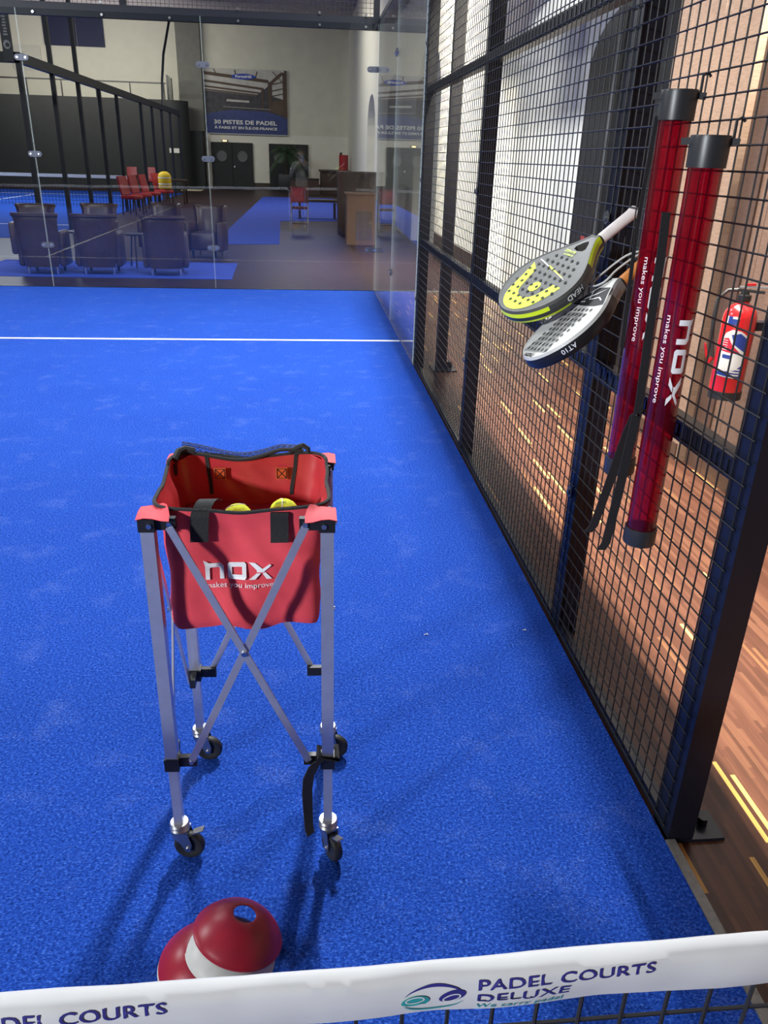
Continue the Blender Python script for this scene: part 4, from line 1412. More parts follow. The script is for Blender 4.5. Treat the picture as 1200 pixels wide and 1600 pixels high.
b = MB(); b.box((EX + 0.06, EY - 0.03, EZ + 0.30), (CX + 0.075, EY + 0.03, EZ + 0.34)); b.build('wall_bracket', 'frame', ext)
# red notice on the black door
b = MB()
for z0_, z1_ in ((0.70, 0.84), (0.87, 0.99)): b.box((WX + ND - 0.058, 6.55, z0_), (WX + ND - 0.048, 6.85, z1_))
tag(b.build('door_notice', 'redboard'), 'red notice in two pieces on the black arched door behind the rackets', 'notice')

# ================================================================== LOUNGE BEHIND THE GLASS
def rug(name, loop, label):
    mb = MB(); mb.mat('carpet').poly([loop], 0.008, lambda x, y, z: (x, y, FZ + z))
    return tag(mb.build(name), label, 'carpet')
rug('carpet', [(-4.6, 10.95), (-1.0, 10.92), (-1.05, 12.7), (-4.6, 12.7)], 'blue carpet under the row of armchairs by the glass')
rug('carpet', [(-1.45, 15.65), (-0.47, 15.85), (-0.60, 21.8), (1.1, 22.3), (1.3, 35.0), (-1.65, 35.0), (-1.72, 18.9)], 'blue carpet runner leading from the lounge towards the far doors')

def make_armchair(loc, rz, label):
    t = thing('armchair', label, 'armchair', (0, 0, 0), 'leather armchairs in the lounge')
    # built around the origin, facing -y
    def shell(y_off, r_in, top, bot, a0, a1, wt):
        g = []
        for i in range(15):
            a = a0 + (a1 - a0) * i / 14
            col = []
            for z, k in ((bot, 0.80), (bot + 0.12, 0.88), (0.40, 0.97), (top - 0.09, 1.03), (top - 0.02, 1.08), (top, 1.05), (top, 0.95)):
                n_ = 3.2
                ca, sa = math.cos(a), math.sin(a)
                rr = (abs(ca) ** n_ + abs(sa) ** n_) ** (-1 / n_)
                col.append((ca * rr * 0.31 * k, 0.02 + sa * rr * 0.27 * k, z))
            for z, k in ((top - 0.05, 0.84), (0.36, 0.80)):
                ca, sa = math.cos(a), math.sin(a)
                rr = (abs(ca) ** 3.2 + abs(sa) ** 3.2) ** (-1 / 3.2)
                col.append((ca * rr * 0.31 * k, 0.02 + sa * rr * 0.27 * k, z))
            g.append(col)
        return g
    b = MB(); b.sheet(shell(0, 0, 0.78, 0.10, PI * 0.22, PI * 0.78, 0)); 
    g = shell(0, 0, 0.78, 0.10, PI * 0.22, PI * 0.78, 0)
    for e_ in (0, -1): b.add(g[e_], [tuple(range(len(g[e_]))) if e_ else tuple(range(len(g[e_])))[::-1]], False)
    b.build('backrest', 'leather', t)
    b = MB(); b.tube([(0.31 * 1.06 * math.cos(a) * (abs(math.cos(a)) ** 3.2 + abs(math.sin(a)) ** 3.2) ** (-1 / 3.2), 0.02 + 0.27 * 1.06 * math.sin(a) * (abs(math.cos(a)) ** 3.2 + abs(math.sin(a)) ** 3.2) ** (-1 / 3.2), 0.775) for a in [PI * 0.22 + PI * 0.56 * i / 14 for i in range(15)]], 0.028, 8)
    b.build('top_roll', 'leather', t)
    for s in (-1, 1):
        b = MB(); b.rbox((min(s * 0.22, s * 0.31), -0.26, 0.10), (max(s * 0.22, s * 0.31), 0.17, 0.56), 0.035, 3); b.build('armrest', 'leather', t)
    b = MB(); b.rbox((-0.215, -0.27, 0.12), (0.215, 0.16, 0.40), 0.04, 3); b.build('seat', 'leather', t)
    for sx in (-1, 1):
        for sy in (-1, 1):
            b = MB(); b.lathe([(0.018, 0.0), (0.026, 0.11)], 10, at=(sx * 0.19, -0.03 + sy * 0.19, 0), cap0=True); b.build('leg', 'steel' if sy > 0 else 'plastic', t)
    t.location = (*loc, FZ + 0.008); t.rotation_euler = (0, 0, rz)
    return t
ch = make_armchair((-3.58, 11.30), PI + 0.03, 'dark leather armchair seen from behind, leftmost of the three by the glass')
copy_tree(ch, (-2.84, 11.36, FZ + 0.008), PI + 0.06, 'dark leather armchair seen from behind, middle of the three by the glass')
copy_tree(ch, (-1.93, 11.32, FZ + 0.008), PI + 0.10, 'dark leather armchair seen from behind, rightmost of the three by the glass')
copy_tree(ch, (-4.12, 12.75, FZ + 0.008), 0.05, 'dark leather armchair facing the glass, its top showing over the leftmost front chair')
copy_tree(ch, (-3.30, 13.25, FZ + 0.008), -0.05, 'dark leather armchair facing the glass, behind the middle chair of the front row')
copy_tree(ch, (-2.42, 14.0, FZ), -0.35, 'dark leather armchair turned sideways behind the rightmost chair of the front row')
copy_tree(ch, (-1.60, 13.62, FZ), -0.20, 'dark leather armchair facing the glass, standing alone at the edge of the blue rug')

def side_table(x, y, label):
    t = thing('side_table', label, 'side table', (x, y, FZ), 'small round lounge tables')
    b = MB(); b.lathe([(0, 0.485), (0.17, 0.485), (0.17, 0.462), (0, 0.462)], 24, at=(x, y, FZ)); b.build('table_top', 'black', t)
    for k in range(3):
        a = 0.5 + 2 * PI * k / 3
        b = MB(); b.tube([(x + 0.09 * math.cos(a), y + 0.09 * math.sin(a), FZ + 0.465), (x + 0.15 * math.cos(a), y + 0.15 * math.sin(a), FZ)], 0.012, 6); b.build('leg', 'black', t)
side_table(-2.46, 12.05, 'small round black side table between the middle and rightmost armchairs')
side_table(-3.32, 12.25, 'small round black side table to the right of the leftmost armchair')

# red dining chairs beside the far court
def dining(loc, rz, label):
    t = thing('dining_chair', label, 'chair', (0, 0, 0), 'red dining chairs beside the far court')
    b = MB(); b.rbox((-0.22, -0.22, 0.40), (0.22, 0.22, 0.50), 0.03, 2); b.build('seat', 'redleather', t)
    b = MB(); b.sheet([[(-0.21, 0.20 + 0.10 * k, 0.50 + 0.46 * k) for k in (0, 0.5, 1)], [(0.0, 0.225 + 0.10 * k, 0.50 + 0.46 * k) for k in (0, 0.5, 1)], [(0.21, 0.20 + 0.10 * k, 0.50 + 0.46 * k) for k in (0, 0.5, 1)]], 0.05); b.build('backrest', 'redleather', t)
    for sx in (-1, 1):
        for sy in (-1, 1):
            b = MB(); b.bar((sx * 0.18, sy * 0.18, 0.42), (sx * 0.19, sy * 0.20, 0), 0.035, 0.035, (0, 1, 0)); b.build('leg', 'darkwood', t)
    t.location = (*loc, FZ); t.rotation_euler = (0, 0, rz)
    return t
dc = dining((-4.62, 23.0), math.radians(70), 'red dining chair nearest to us in the row beside the far court')
copy_tree(dc, (-4.56, 24.1, FZ), math.radians(72), 'red dining chair second from us in the row beside the far court')
copy_tree(dc, (-4.48, 25.2, FZ), math.radians(75), 'red dining chair third from us in the row beside the far court')
copy_tree(dc, (-4.40, 27.0, FZ), math.radians(60), 'red dining chair carrying the yellow bag')
copy_tree(dc, (-7.3, 37.0, FZ), math.radians(5), 'distant red dining chair behind the far court net, left of its twin')
copy_tree(dc, (-6.5, 37.2, FZ), math.radians(-5), 'distant red dining chair behind the far court net, right of its twin')
t = thing('sports_bag', 'round yellow bag with white bands lying on a red chair', 'bag', (-4.34, 26.96, FZ + 0.51))
b = MB(); b.lathe([(0, -0.24), (0.17, -0.24), (0.20, -0.20), (0.20, 0.14), (0.17, 0.22), (0.09, 0.27), (0, 0.28)], 20, at=(-4.34, 26.96, FZ + 0.755)); b.build('body', 'yellow', t)
for z in (-0.10, 0.08):
    b = MB(); b.lathe([(0.203, z), (0.205, z + 0.015), (0.203, z + 0.03)], 20, at=(-4.34, 26.96, FZ + 0.755)); b.build('band', 'white', t)
t = thing('dining_table', 'small dark table past the end of the red chairs', 'table', (-4.25, 28.6, FZ))
b = MB(); b.rbox((-4.6, 28.25, 0.70), (-3.9, 28.95, 0.75), 0.01); b.build('table_top', 'darkwood', t)
for sx in (-1, 1):
    for sy in (-1, 1):
        b = MB(); b.bar((-4.25 + sx * 0.3, 28.6 + sy * 0.3, 0.70), (-4.25 + sx * 0.3, 28.6 + sy * 0.3, FZ), 0.05, 0.05, (0, 1, 0)); b.build('leg', 'darkwood', t)

# the far court on the left
b = MB(); b.box((-15.0, 16.1, FZ), (-5.05, 36.1, FZ + 0.012)); struct(b.build('far_court_turf', 'turf'))
for x0, y0, x1, y1 in ((-15, 19.1, -5.05, 19.16), (-15, 33.05, -5.05, 33.11), (-10.06, 19.1, -10.0, 33.1)):
    b = MB(); b.box((x0, y0, FZ + 0.011), (x1, y1, FZ + 0.0135)); struct(b.build('far_court_line', 'line'))
t = thing('far_court_net', 'white-banded net of the far court on the left', 'net', (-10, 26.1, FZ))
b = MB(); b.box((-14.9, 26.08, 0.80), (-5.1, 26.12, 0.89)); b.build('top_tape', 'tape', t)
b = MB()
for k in range(99): b.bar((-14.9 + 0.1 * k, 26.1, 0), (-14.9 + 0.1 * k, 26.1, 0.8), 0.008, 0.008)
for k in range(8): b.bar((-14.9, 26.1, 0.05 + 0.1 * k), (-5.1, 26.1, 0.05 + 0.1 * k), 0.008, 0.008)
b.build('netting', 'cord', t)
b = MB(); b.box((-5.1, 26.05, FZ), (-5.02, 26.15, 0.92)); b.build('net_post', 'frame', t)
t = thing('far_court_enclosure', 'black steel enclosure of the far court with long sloping-looking top beam', 'court enclosure', (-5.0, 26, FZ))
b = MB(); b.box((-5.05, 16.05, 2.95), (-4.95, 36.1, 3.12)); b.box((-15, 16.0, 2.95), (-4.95, 16.08, 3.12)); b.build('beam', 'frame', t)
for k, y in enumerate((16.05, 18.1, 20.1, 22.1, 24.1, 27.6, 29.6, 31.6, 33.6, 36.0)):
    b = MB(); b.box((-5.04, y - 0.05, FZ), (-4.96, y + 0.05, 4.7 if k in (1, 2) else 3.0)); b.build('post', 'frame', t)
for x in (-7.1, -9.1, -11.1):
    b = MB(); b.box((x - 0.04, 16.01, FZ), (x + 0.04, 16.09, 3.0)); b.build('post', 'frame', t)
b = MB()
b.tube([(-5.0, 32.0, 3.0), (-4.98, 32.2, 3.9), (-4.95, 32.8, 4.8), (-4.9, 34.4, 6.0), (-4.86, 35.6, 6.6)], 0.045, 6)
b.build('bent_pole', 'frame', t)
t = thing('club_sign', 'tall narrow black sign with a round white emblem above the far court corner', 'sign', (-5.10, 15.9, 3.0))
b = MB(); b.box((-5.20, 15.93, 2.96), (-5.03, 15.97, 3.9)); b.build('board', 'black', t)
b = MB()
loop = [(-5.115 + 0.06 * math.cos(a), 3.22 + 0.07 * math.sin(a)) for a in [2 * PI * i / 20 for i in range(20)]]
hole_ = [(-5.105 + 0.036 * math.cos(a), 3.215 + 0.035 * math.sin(a)) for a in [2 * PI * i / 20 for i in range(20)]]
b.poly([loop, hole_], 0.004, lambda x, z, d: (x, 15.93 - d, z)); b.build('emblem', 'cordgrey', t)
b = MB()
for k in range(7): b.box((-5.15 + 0.008 * (k % 3), 15.925, 3.36 + 0.045 * k), (-5.08 - 0.006 * (k % 2), 15.93, 3.385 + 0.045 * k))
b.build('lettering', 'cordgrey', t)

# mezzanine railing and things on the bright wall
t = thing('mezzanine_railing', 'thin dark railing along the top of the black mezzanine wall', 'railing', (-12, 40.6, 3.75))
b = MB(); b.box((-19, 40.58, 4.38), (-6.1, 40.63, 4.44)); b.build('handrail', 'frame', t)
for k in range(9):
    x = -6.2 - 1.5 * k
    b = MB(); b.box((x - 0.025, 40.58, 3.75), (x + 0.025, 40.63, 4.4)); b.build('baluster', 'frame', t)
t = thing('glass_screen', 'greenish glass screen standing at the right end of the mezzanine', 'screen', (-5.9, 40.9, 3.75))
b = MB(); b.box((-6.05, 40.60, 3.75), (-6.02, 41.9, 4.75)); b.build('pane', 'glass', t)
b = MB(); b.box((-6.07, 40.57, 3.75), (-6.0, 40.64, 4.75)); b.box((-6.07, 41.86, 3.75), (-6.0, 41.92, 4.72)); b.build('post', 'frame', t)
def wall_panel(x0, x1, z0, z1, label):
    b = MB(); b.box((x0, 44.10, z0), (x1, 44.2, z1)); return tag(b.build('wall_panel', 'bluepanel'), label, 'panel', 'dark blue wall panels')
wall_panel(-10.62, -9.36, 6.08, 7.28, 'dark blue panel high on the bright wall, the one nearer the grey column')
wall_panel(-12.15, -10.66, 6.08, 7.28, 'dark blue panel high on the bright wall, the one above the louvred vent')
b = MB()
b.box((-13.7, 44.12, 5.0), (-12.4, 44.2, 6.05))
for k in range(7): b.box((-13.7, 44.07, 5.05 + 0.145 * k), (-12.4, 44.13, 5.13 + 0.145 * k))
tag(b.build('louvre_vent', 'louver'), 'white louvred vent in the bright wall at top left', 'vent')
# grey column box left of the banner
b = MB(); b.box((-5.80, 42.55, 2.55), (-4.70, 43.0, 7.3)); struct(b.build('column', 'concrete'))
b = MB(); b.box((-4.70, 42.93, FZ), (-4.52, 43.0, 2.5)); struct(b.build('trim_5', 'wall'))

# banner
BYY = 42.90
t = thing('banner', 'large printed banner of an indoor hall with white lettering above the porthole doors', 'banner', (-2.68, BYY, 2.48))
bx0, bx1, bz0, bz1 = -4.66, -0.70, 2.50, 5.30
def bn(u, v, d=0): return (bx0 + (bx1 - bx0) * u, BYY - 0.0 - d, bz0 + (bz1 - bz0) * v)
b = MB()
b.mat('bandark').box((bx0, BYY, bz0), (bx1, BYY + 0.03, bz1))
lay = [0]
def bp(m, pts):
    lay[0] += 0.0015
    b.mat(m).poly([pts], 0.0, lambda u, v, d: bn(u, v, lay[0]))
bp('bansky', [(0, 0.66), (0.62, 0.60), (0.80, 0.78), (0.97, 0.98), (0.97, 1), (0, 1)])
bp('bansky', [(0.82, 0.60), (0.97, 0.55), (0.97, 0.98), (0.82, 0.80)])
bp('banwall', [(0.80, 0.36), (0.97, 0.30), (0.97, 0.56), (0.80, 0.52)])
bp('banblue', [(0, 0), (1, 0), (1, 0.26), (0.75, 0.36), (0.32, 0.37), (0, 0.30)])
for (va, vb, w_) in ((0.90, 0.80, 0.05), (0.79, 0.69, 0.035), (0.71, 0.63, 0.028), (0.665, 0.60, 0.022)):
    ue = 0.78 if va > 0.85 else 0.72 - (0.79 - va) * 0.7
    bp('banbeam', [(0, va), (ue, vb), (ue, vb + w_), (0, va + w_)])
bp('banbeam', [(0.78, 0.80), (0.93, 0.97), (1.0, 0.97), (1.0, 0.93), (0.95, 0.93), (0.80, 0.76)])
bp('banbeam', [(0.95, 0.28), (1.0, 0.27), (1.0, 0.96), (0.95, 0.96)])
bp('banbeam', [(0.77, 0.36), (0.81, 0.35), (0.81, 0.82), (0.77, 0.82)])
bp('banbeam', [(0.69, 0.40), (0.715, 0.40), (0.715, 0.72), (0.69, 0.72)])
for u0, v0, u1, v1 in ((0.12, 0.99, 0.16, 0.88), (0.37, 0.98, 0.39, 0.87), (0.64, 0.97, 0.61, 0.84), (0.82, 0.98, 0.95, 0.81)):
    bp('banbeam', [(u0, v0), (u0 + 0.012, v0), (u1 + 0.012, v1), (u1, v1)])
for v0 in (0.62, 0.70, 0.80):
    bp('banbeam', [(0.81, v0 - 0.03), (0.96, v0 + 0.02), (0.96, v0 + 0.035), (0.81, v0 - 0.012)])
bp('bansky', [(0.26, 0.50), (0.54, 0.49), (0.54, 0.52), (0.27, 0.535)])
bp('bansky', [(0.22, 0.413), (0.80, 0.392), (0.80, 0.398), (0.22, 0.419)])
bp('bansign', [(0.48 + 0.145 * math.cos(a), 0.885 + 0.045 * math.sin(a)) for a in [2 * PI * i / 24 for i in range(24)]])
b.build('printed_cloth', None, t)
def ban_text(body, u0, u1, v, h):
    tv, tf, tw = text2d(body, 1.0, 0.025)
    bb = MB(); bb.add([bn(u0 + (u1 - u0) * x / tw, v + h * y / 0.72, 0.05) for x, y in tv], tf, False); bb.build('lettering', 'white', t)
ban_text('30 PISTES DE PADEL', 0.10, 0.87, 0.150, 0.062)
ban_text('À PARIS ET EN ÎLE-DE-FRANCE', 0.10, 0.87, 0.072, 0.040)
ban_text('ForestHill', 0.385, 0.575, 0.868, 0.04)
b = MB(); b.box((bx0, BYY - 0.01, bz0 - 0.04), (bx1, BYY + 0.04, bz0)); b.build('bottom_rod', 'labelwhite', t)

# porthole doors
def porthole_door(n, x0, x1, z1):
    b = MB(); b.box((x0, 42.9, FZ), (x1, 42.99, z1)); o = struct(b.build('door_%d' % n, 'matteblack'))
    for k, x in enumerate(((x0 * 0.75 + x1 * 0.25), (x0 * 0.25 + x1 * 0.75))):
        b = MB(); b.lathe([(0, 0), (0.25, 0), (0.25, 0.03), (0.21, 0.03), (0.20, 0.015), (0, 0.015)], 24, (0, -1, 0), (x, 42.9, 1.48)); b.build('porthole', 'portglass', o)
    b = MB(); b.box(((x0 + x1) / 2 - 0.012, 42.87, FZ), ((x0 + x1) / 2 + 0.012, 42.9, z1)); b.build('door_meeting_rail', 'frame', o)
    b = MB(); b.cyl(((x0 + x1) / 2 + 0.1, 42.9, 1.0), ((x0 + x1) / 2 + 0.1, 42.82, 1.0), 0.05, 12); b.build('door_handle', 'steel', o)
porthole_door(2, -4.48, -2.45, 2.10)
porthole_door(3, -1.65, 0.30, 2.10)
t = thing('exit_light', 'small glowing yellow lamp over the left pair of porthole doors', 'lamp', (-3.8, 42.85, 2.12))
M['glow'] = pm('small lamp', (1, 0.8, 0.4), 0.5)
M['glow'].node_tree.nodes['Principled BSDF'].inputs['Emission Color'].default_value = (1, 0.72, 0.3, 1)
M['glow'].node_tree.nodes['Principled BSDF'].inputs['Emission Strength'].default_value = 3
b = MB(); b.rbox((-3.9, 42.84, 2.13), (-3.7, 42.90, 2.19), 0.015); b.build('lamp_cover', 'glow', t)
b = MB(); b.box((-3.95, 42.90, 2.12), (-3.65, 42.98, 2.2)); b.build('base', 'frame', t)
b = MB(); b.box((-5.55, 39.0, FZ), (-4.65, 40.2, FZ + 0.015)); tag(b.build('door_mat', 'mat'), 'pale door mat on the dark floor left of the porthole doors', 'mat')
b = MB(); b.box((-5.7, 40.485, 1.55), (-5.4 - 0.75, 40.5, 1.75)); tag(b.build('wall_notice', 'louver'), 'small pale notice on the black mezzanine wall', 'notice')

# palm in a pot before the right pair of doors
t = thing('potted_palm', 'tall dark green palm in a dark square pot before the right porthole doors', 'plant', (-0.80, 41.2, FZ))
b = MB(); b.rbox((-1.15, 40.85, FZ), (-0.45, 41.55, 0.75), 0.03); b.build('pot', 'pot', t)
b = MB(); b.tube([(-0.8, 41.2, 0.7), (-0.78, 41.2, 1.3), (-0.7, 41.2, 1.75)], 0.05, 8); b.build('trunk', 'darkwood', t)
b = MB()
rr = random.Random(3)
for k in range(26):
    a = rr.uniform(0, 2 * PI); L = rr.uniform(0.8, 1.3); el = rr.uniform(-0.2, 1.2)
    p0 = V((-0.72, 41.2, 1.72)); d = V((math.cos(a) * math.cos(el), math.sin(a) * math.cos(el) * 0.8, math.sin(el)))
    sp = [p0 + d * L * s + V((0, 0, -0.9 * s * s * L * 0.8)) for s in [i / 8 for i in range(9)]]
    side = V((-math.sin(a), math.cos(a), 0))
    for i in range(1, 9):
        for sg in (-1, 1):
            for off in (0, 0.5):
                q = sp[i - 1].lerp(sp[i], off); l_ = 0.22 * math.sin(PI * (i + off) / 9.5) + 0.05
                tip = q + side * sg * l_ + (sp[i] - sp[i - 1]).normalized() * l_ * 0.5 + V((0, 0, -l_ * 0.5))
                w_ = (sp[i] - sp[i - 1]) * 0.35
                b.add([q, q + w_, tip], [(0, 1, 2)], False)
b.build('fronds', 'leaf', t)

# bar counter, red canister, host stand, bar stool
t = thing('bar_counter', 'dark wooden bar counter at the far right of the hall', 'counter', (1.7, 40.6, FZ))
b = MB(); b.box((0.85, 39.2, FZ), (2.25, 41.4, 0.95)); b.build('body', 'darkwood', t)
b = MB(); b.box((0.78, 39.1, 0.95), (2.28, 41.45, 1.02)); b.build('worktop', 'darkwood', t)
t = thing('red_canister', 'tall red cylinder standing on the far bar counter', 'canister', (1.95, 40.2, 1.02))
b = MB(); b.lathe([(0, 1.02), (0.22, 1.02), (0.22, 1.68), (0, 1.68)], 20, at=(1.95, 40.2, 0)); b.build('body', 'extred', t)
b = MB(); b.lathe([(0.06, 1.68), (0.06, 1.78), (0, 1.78)], 12, at=(1.82, 40.2, 0)); b.build('knob', 'plastic', t)
t = thing('side_counter', 'low dark counter beside the bar, running in front of the porthole doors', 'counter', (0.1, 38.7, FZ))
b = MB(); b.box((-0.55, 38.4, FZ), (0.75, 39.0, 0.62)); b.build('body', 'darkwood', t)
b = MB(); b.box((-0.6, 38.35, 0.62), (0.76, 39.05, 0.66)); b.build('worktop', 'black', t)
t = thing('host_stand', 'brown wooden stand with a lighter framed front, beyond the glass corner', 'stand', (1.15, 16.3, FZ))
b = MB(); b.box((0.86, 16.0, FZ), (1.42, 16.6, 0.92)); b.build('body', 'brownwood', t)
b = MB(); b.box((1.04, 15.985, 0.08), (1.36, 16.0, 0.62)); b.build('front_panel', 'darkwood', t)
b = MB(); b.box((0.83, 15.97, 0.92), (1.45, 16.63, 0.95)); b.build('top', 'brownwood', t)
t = thing('high_cabinet', 'tall dark brown cabinet behind the brown stand', 'cabinet', (1.0, 18.4, FZ))
b = MB(); b.box((0.78, 18.2, FZ), (1.75, 18.8, 1.26)); b.build('body', 'darkwood', t)
b = MB(); b.box((0.75, 18.17, 1.26), (1.78, 18.83, 1.30)); b.build('top', 'darkwood', t)
b = MB(); b.box((1.265, 18.19, 0.05), (1.275, 18.2, 1.22)); b.build('door_gap', 'black', t)
t = thing('bar_stool', 'high stool with a red sling back and brown legs on the blue runner', 'stool', (-0.08, 18.5, FZ))
M['wine'] = pm('wine red canvas', (0.10, 0.012, 0.016), 0.7)
b = MB(); b.box((-0.25, 18.3, 0.50), (0.10, 18.66, 0.54)); b.build('seat', 'wine', t)
b = MB(); b.box((-0.25, 18.64, 0.62), (0.10, 18.66, 0.95)); b.build('backrest', 'wine', t)
for sx in (-0.26, 0.11):
    for sy in (18.3, 18.65):
        b = MB(); b.bar((sx, sy, FZ), (sx, sy, 0.97 if sy > 18.5 else 0.62), 0.03, 0.03, (0, 1, 0)); b.build('leg', 'steel' if sy < 18.5 else 'brownwood', t)
    b = MB(); b.bar((sx, 18.3, 0.62), (sx, 18.65, 0.62), 0.03, 0.03); b.build('armrest', 'brownwood', t)
    b = MB(); b.bar((sx, 18.3, 0.05), (sx, 18.65, 0.50), 0.025, 0.025); b.build('brace', 'brownwood', t)
b = MB(); b.bar((-0.26, 18.3, 0.2), (0.11, 18.3, 0.2), 0.025, 0.025); b.build('footrest', 'brownwood', t)
t = thing('long_bench', 'low dark bench beyond the red-backed stool', 'bench', (0.4, 23.0, FZ))
b = MB(); b.box((-0.2, 22.8, 0.43), (0.95, 23.3, 0.49)); b.build('seat', 'darkwood', t)
for x in (-0.12, 0.85):
    b = MB(); b.box((x, 22.85, FZ), (x + 0.06, 23.25, 0.40)); b.build('leg', 'darkwood', t)

# small blue sign on the dark timber past the extinguisher
b = MB(); b.mat('labelwhite').box((CX + 0.045, 3.02, 1.30), (CX + 0.052, 3.24, 1.45)); b.mat('labelblue').box((CX + 0.042, 3.035, 1.315), (CX + 0.0455, 3.225, 1.435))
tag(b.build('wall_sign', None), 'small blue sign with a white border on the timber wall at the right edge', 'sign')

# ================================================================== THE PHOTOGRAPHER (seen mirrored in the back glass)
PX, PY = -0.02, -0.86
per = thing('person', 'person in a grey sweater holding up a phone, mirrored in the back glass', 'person', (PX, PY, 0.0))
M['skin'] = pm('skin', (0.48, 0.29, 0.21), 0.5, var=0.06, scale=40)
M['hoodie'] = pm('grey sweater', (0.30, 0.30, 0.285), 0.9, var=0.1, scale=80)
M['trousers'] = pm('dark trousers', (0.022, 0.023, 0.028), 0.85)
M['hair'] = pm('brown hair', (0.045, 0.026, 0.016), 0.6, var=0.2, scale=80)
M['eye'] = pm('dark eye', (0.02, 0.012, 0.01), 0.2)
M['lip'] = pm('lips', (0.36, 0.13, 0.11), 0.5)
def skin_mesh(name, m, parent, nodes, edges, sub=2, root=0):
    me = bpy.data.meshes.new(name)
    off = wloc(parent)
    me.from_pydata([tuple(V(p[:3]) - off) for p in nodes], edges, [])
    o = bpy.data.objects.new(name, me); COL.objects.link(o); o.parent = parent
    me.materials.append(M[m])
    mod = o.modifiers.new('skin', 'SKIN'); mod.use_smooth_shade = True
    if not me.skin_vertices: me.skin_vertices.new()
    for i, p in enumerate(nodes):
        sv = me.skin_vertices[0].data[i]
        sv.radius = (p[3], p[4] if len(p) > 4 else p[3])
        sv.use_root = (i == root)
    sm_ = o.modifiers.new('smooth', 'SUBSURF'); sm_.levels = sub; sm_.render_levels = sub
    return o
def P(dx, dy, z, *r): return (PX + dx, PY + dy, z, *r)
sx0 = 0.0
nodes = [P(0, 0, 0.95, .15, .11), P(0, 0.005, 1.10, .135, .10), P(0, 0.0, 1.27, .15, .105), P(0, 0.0, 1.40, .13, .09), P(0, 0.01, 1.48, .055), P(0, 0.03, 1.54, .052), P(0, 0.045, 1.60, .068, .078), P(0, 0.05, 1.66, .076, .090), P(0, 0.045, 1.72, .062, .075)]
edges = [(i, i + 1) for i in range(8)]
def limb(start, pts):
    k = start
    for p in pts:
        nodes.append(p); edges.append((k, len(nodes) - 1)); k = len(nodes) - 1
    return k
wr = {}
for s_ in (-1, 1):
    wr[s_] = limb(3, [P(s_ * 0.17, 0.0, 1.40, .055), P(s_ * 0.235, 0.03, 1.27, .044), P(s_ * 0.255, 0.10, 1.14, .040), P(s_ * 0.17, 0.22, 1.27, .036), P(s_ * 0.085 + 0.02, 0.31, 1.42, .027), P(s_ * 0.070 + 0.02, 0.325, 1.46, .026, .020), P(s_ * 0.062 + 0.02, 0.333, 1.50, .030, .015)])
    limb(0, [P(s_ * 0.095, 0.0, 0.86, .085), P(s_ * 0.105, 0.01, 0.50, .058), P(s_ * 0.105, 0.005, 0.44, .052), P(s_ * 0.11, -0.01, 0.12, .038), P(s_ * 0.11, -0.005, 0.06, .036), P(s_ * 0.125, 0.12, 0.03, .034, .022)])
body = skin_mesh('body', 'skin', per, nodes, edges)
# fingers curled round the phone edges
for s_ in (-1, 1):
    base = V((PX + s_ * 0.062 + 0.02, PY + 0.333, 1.50))
    for k, (L, dz) in enumerate(((0.062, 0.030), (0.068, 0.012), (0.064, -0.006), (0.052, -0.022))):
        p0 = base + V((s_ * 0.004, 0.0, dz * 0.8)); p1 = base + V((s_ * 0.004, 0.022, dz * 1.05 + 0.004)); p2 = base + V((-s_ * 0.016, 0.040, dz * 1.1 + 0.004)); p3 = base + V((-s_ * (L * 0.5), 0.041, dz * 1.1 + 0.002))
        b = MB(); b.tube([p0, p0.lerp(p1, 0.5), p1, p2, p3], [0.0095, 0.009, 0.0085, 0.0078, 0.006], 10); b.build('finger', 'skin', body)
    b = MB(); b.tube([base + V((0, -0.004, -0.022)), base + V((-s_ * 0.012, -0.012, 0.0)), base + V((-s_ * 0.030, -0.006, 0.022)), base + V((-s_ * 0.040, 0.0, 0.032))], [0.012, 0.011, 0.009, 0.007], 10); b.build('thumb', 'skin', body)
# face
hc = V((PX, PY + 0.05, 1.655))
b = MB(); b.tube([hc + V((0, 0.080, 0.025)), hc + V((0, 0.098, -0.005)), hc + V((0, 0.106, -0.020)), hc + V((0, 0.085, -0.028))], [0.008, 0.011, 0.014, 0.010], 10); b.build('nose', 'skin', body)
for s_ in (-1, 1):
    b = MB(); b.lathe([(0, -0.011), (0.008, -0.008), (0.011, 0), (0.008, 0.008), (0, 0.011)], 14, at=hc + V((s_ * 0.032, 0.078, 0.015))); b.build('eye', 'eye', body)
    b = MB(); b.tube([hc + V((s_ * 0.015, 0.088, 0.034)), hc + V((s_ * 0.035, 0.085, 0.040)), hc + V((s_ * 0.052, 0.070, 0.034))], 0.0045, 6); b.build('eyebrow', 'hair', body)
    b = MB(); b.tube([hc + V((s_ * 0.076, -0.004, 0.030)), hc + V((s_ * 0.088, -0.016, 0.020)), hc + V((s_ * 0.086, -0.014, -0.005)), hc + V((s_ * 0.076, -0.002, -0.022))], [0.008, 0.010, 0.010, 0.007], 8); b.build('ear', 'skin', body)
b = MB(); b.tube([hc + V((-0.026, 0.074, -0.052)), hc + V((0, 0.086, -0.050)), hc + V((0.026, 0.074, -0.052))], [0.004, 0.0075, 0.004], 8); b.build('mouth', 'lip', body)
bm = bmesh.new(); bmesh.ops.create_uvsphere(bm, u_segments=28, v_segments=18, radius=1)
bm.verts.index_update()
b = MB(); b.add([hc + V((v.co.x * 0.092, -0.018 + v.co.y * 0.100 - 0.02 * max(0, -v.co.z), 0.042 + v.co.z * (0.075 if v.co.z > 0 else 0.12) + 0.012 * max(0, v.co.y))) if v.co.y < 0.72 or v.co.z > 0.35 else hc + V((v.co.x * 0.06, 0.03, 0.03)) for v in bm.verts], [[v.index for v in f.verts] for f in bm.faces], True); bm.free()
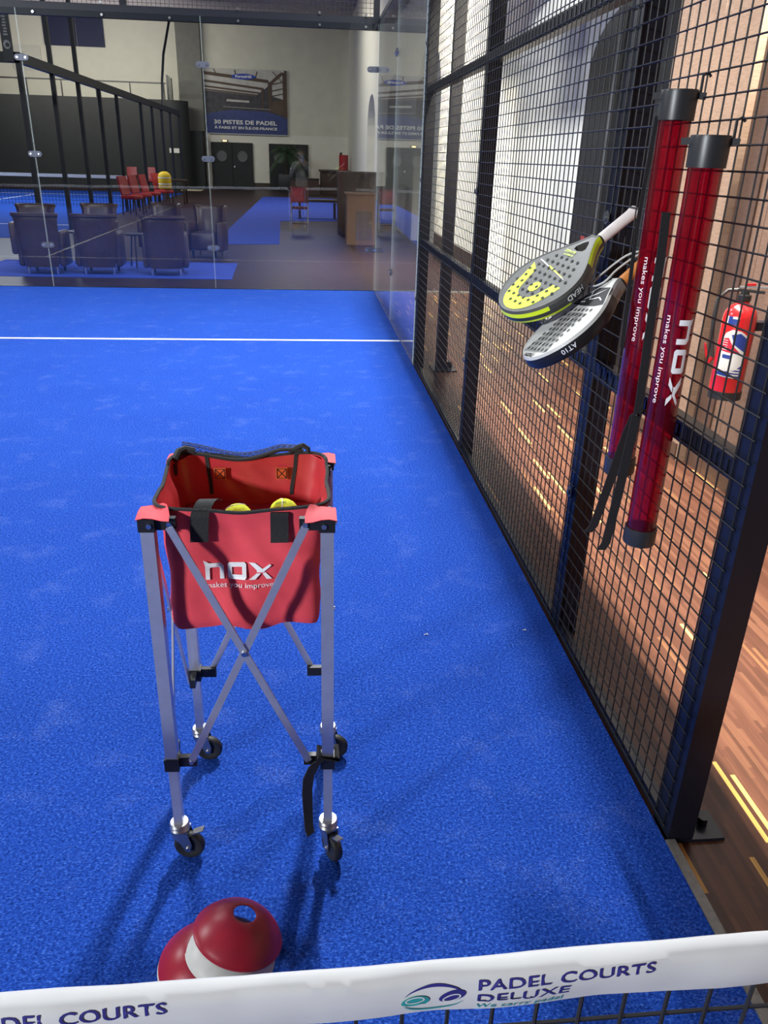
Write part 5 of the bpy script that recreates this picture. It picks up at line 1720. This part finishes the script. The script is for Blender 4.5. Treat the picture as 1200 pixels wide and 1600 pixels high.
b.build('hair', 'hair', per)
# clothes follow the body
tn = [P(0, 0, 0.72, .185, .145), P(0, 0, 0.88, .175, .135), P(0, 0.005, 1.08, .155, .118), P(0, 0.0, 1.27, .165, .118), P(0, 0.0, 1.40, .142, .102), P(0, 0.008, 1.475, .068)]
te = [(i, i + 1) for i in range(5)]
for s_ in (-1, 1):
    k = 4
    for p in (P(s_ * 0.17, 0.0, 1.40, .070), P(s_ * 0.238, 0.03, 1.27, .058), P(s_ * 0.258, 0.10, 1.135, .053), P(s_ * 0.17, 0.22, 1.27, .047), P(s_ * 0.092 + 0.02, 0.30, 1.405, .038)):
        tn.append(p); te.append((k, len(tn) - 1)); k = len(tn) - 1
skin_mesh('sweater', 'hoodie', per, tn, te)
tn = [P(0, 0, 0.98, .160, .120)]; te = []
for s_ in (-1, 1):
    k = 0
    for p in (P(s_ * 0.095, 0.0, 0.85, .098), P(s_ * 0.105, 0.01, 0.50, .072), P(s_ * 0.108, 0.0, 0.30, .062), P(s_ * 0.11, -0.008, 0.09, .055)):
        tn.append(p); te.append((k, len(tn) - 1)); k = len(tn) - 1
skin_mesh('trousers', 'trousers', per, tn, te)
for s_ in (-1, 1):
    b = MB(); b.rbox((PX + s_ * 0.118 - 0.048, PY - 0.075, 0.001), (PX + s_ * 0.118 + 0.048, PY + 0.19, 0.085), 0.035, 4); b.build('shoe', 'labelwhite', per)
ph = thing('phone', 'phone in a pale blue patterned case held up by the photographer', 'phone', (PX + 0.02, PY + 0.352, 1.50))
M['case'] = pm('pale blue phone case', (0.25, 0.36, 0.75), 0.4, var=0.6, scale=60)
b = MB(); b.rbox((PX + 0.02 - 0.037, PY + 0.349, 1.452), (PX + 0.02 + 0.037, PY + 0.358, 1.600), 0.006, 3); b.build('case', 'case', ph)
for dx, dz in ((-0.018, 0.082), (-0.018, 0.060), (0.0, 0.071)):
    b = MB(); b.cyl((PX + 0.02 + dx, PY + 0.358, 1.5 + dz), (PX + 0.02 + dx, PY + 0.361, 1.5 + dz), 0.008, 16); b.build('lens', 'eye', ph)

M['paper'] = pm('white paper scrap', (0.75, 0.75, 0.75), 0.8)
for x, y, L, lab in ((0.425, 1.905, 0.007, 'tiny white scrap on the turf between the trolley and the middle of the fence'), (0.795, 1.915, 0.006, 'tiny white curl on the turf close to the foot of the fence')):
    b = MB(); b.tube([(x - L, y, 0.003), (x, y + 0.002, 0.0045), (x + L, y - 0.001, 0.003), (x + L * 0.8, y + 0.006, 0.004)], 0.0016, 5)
    tag(b.build('paper_scrap', 'paper'), lab, 'scrap')
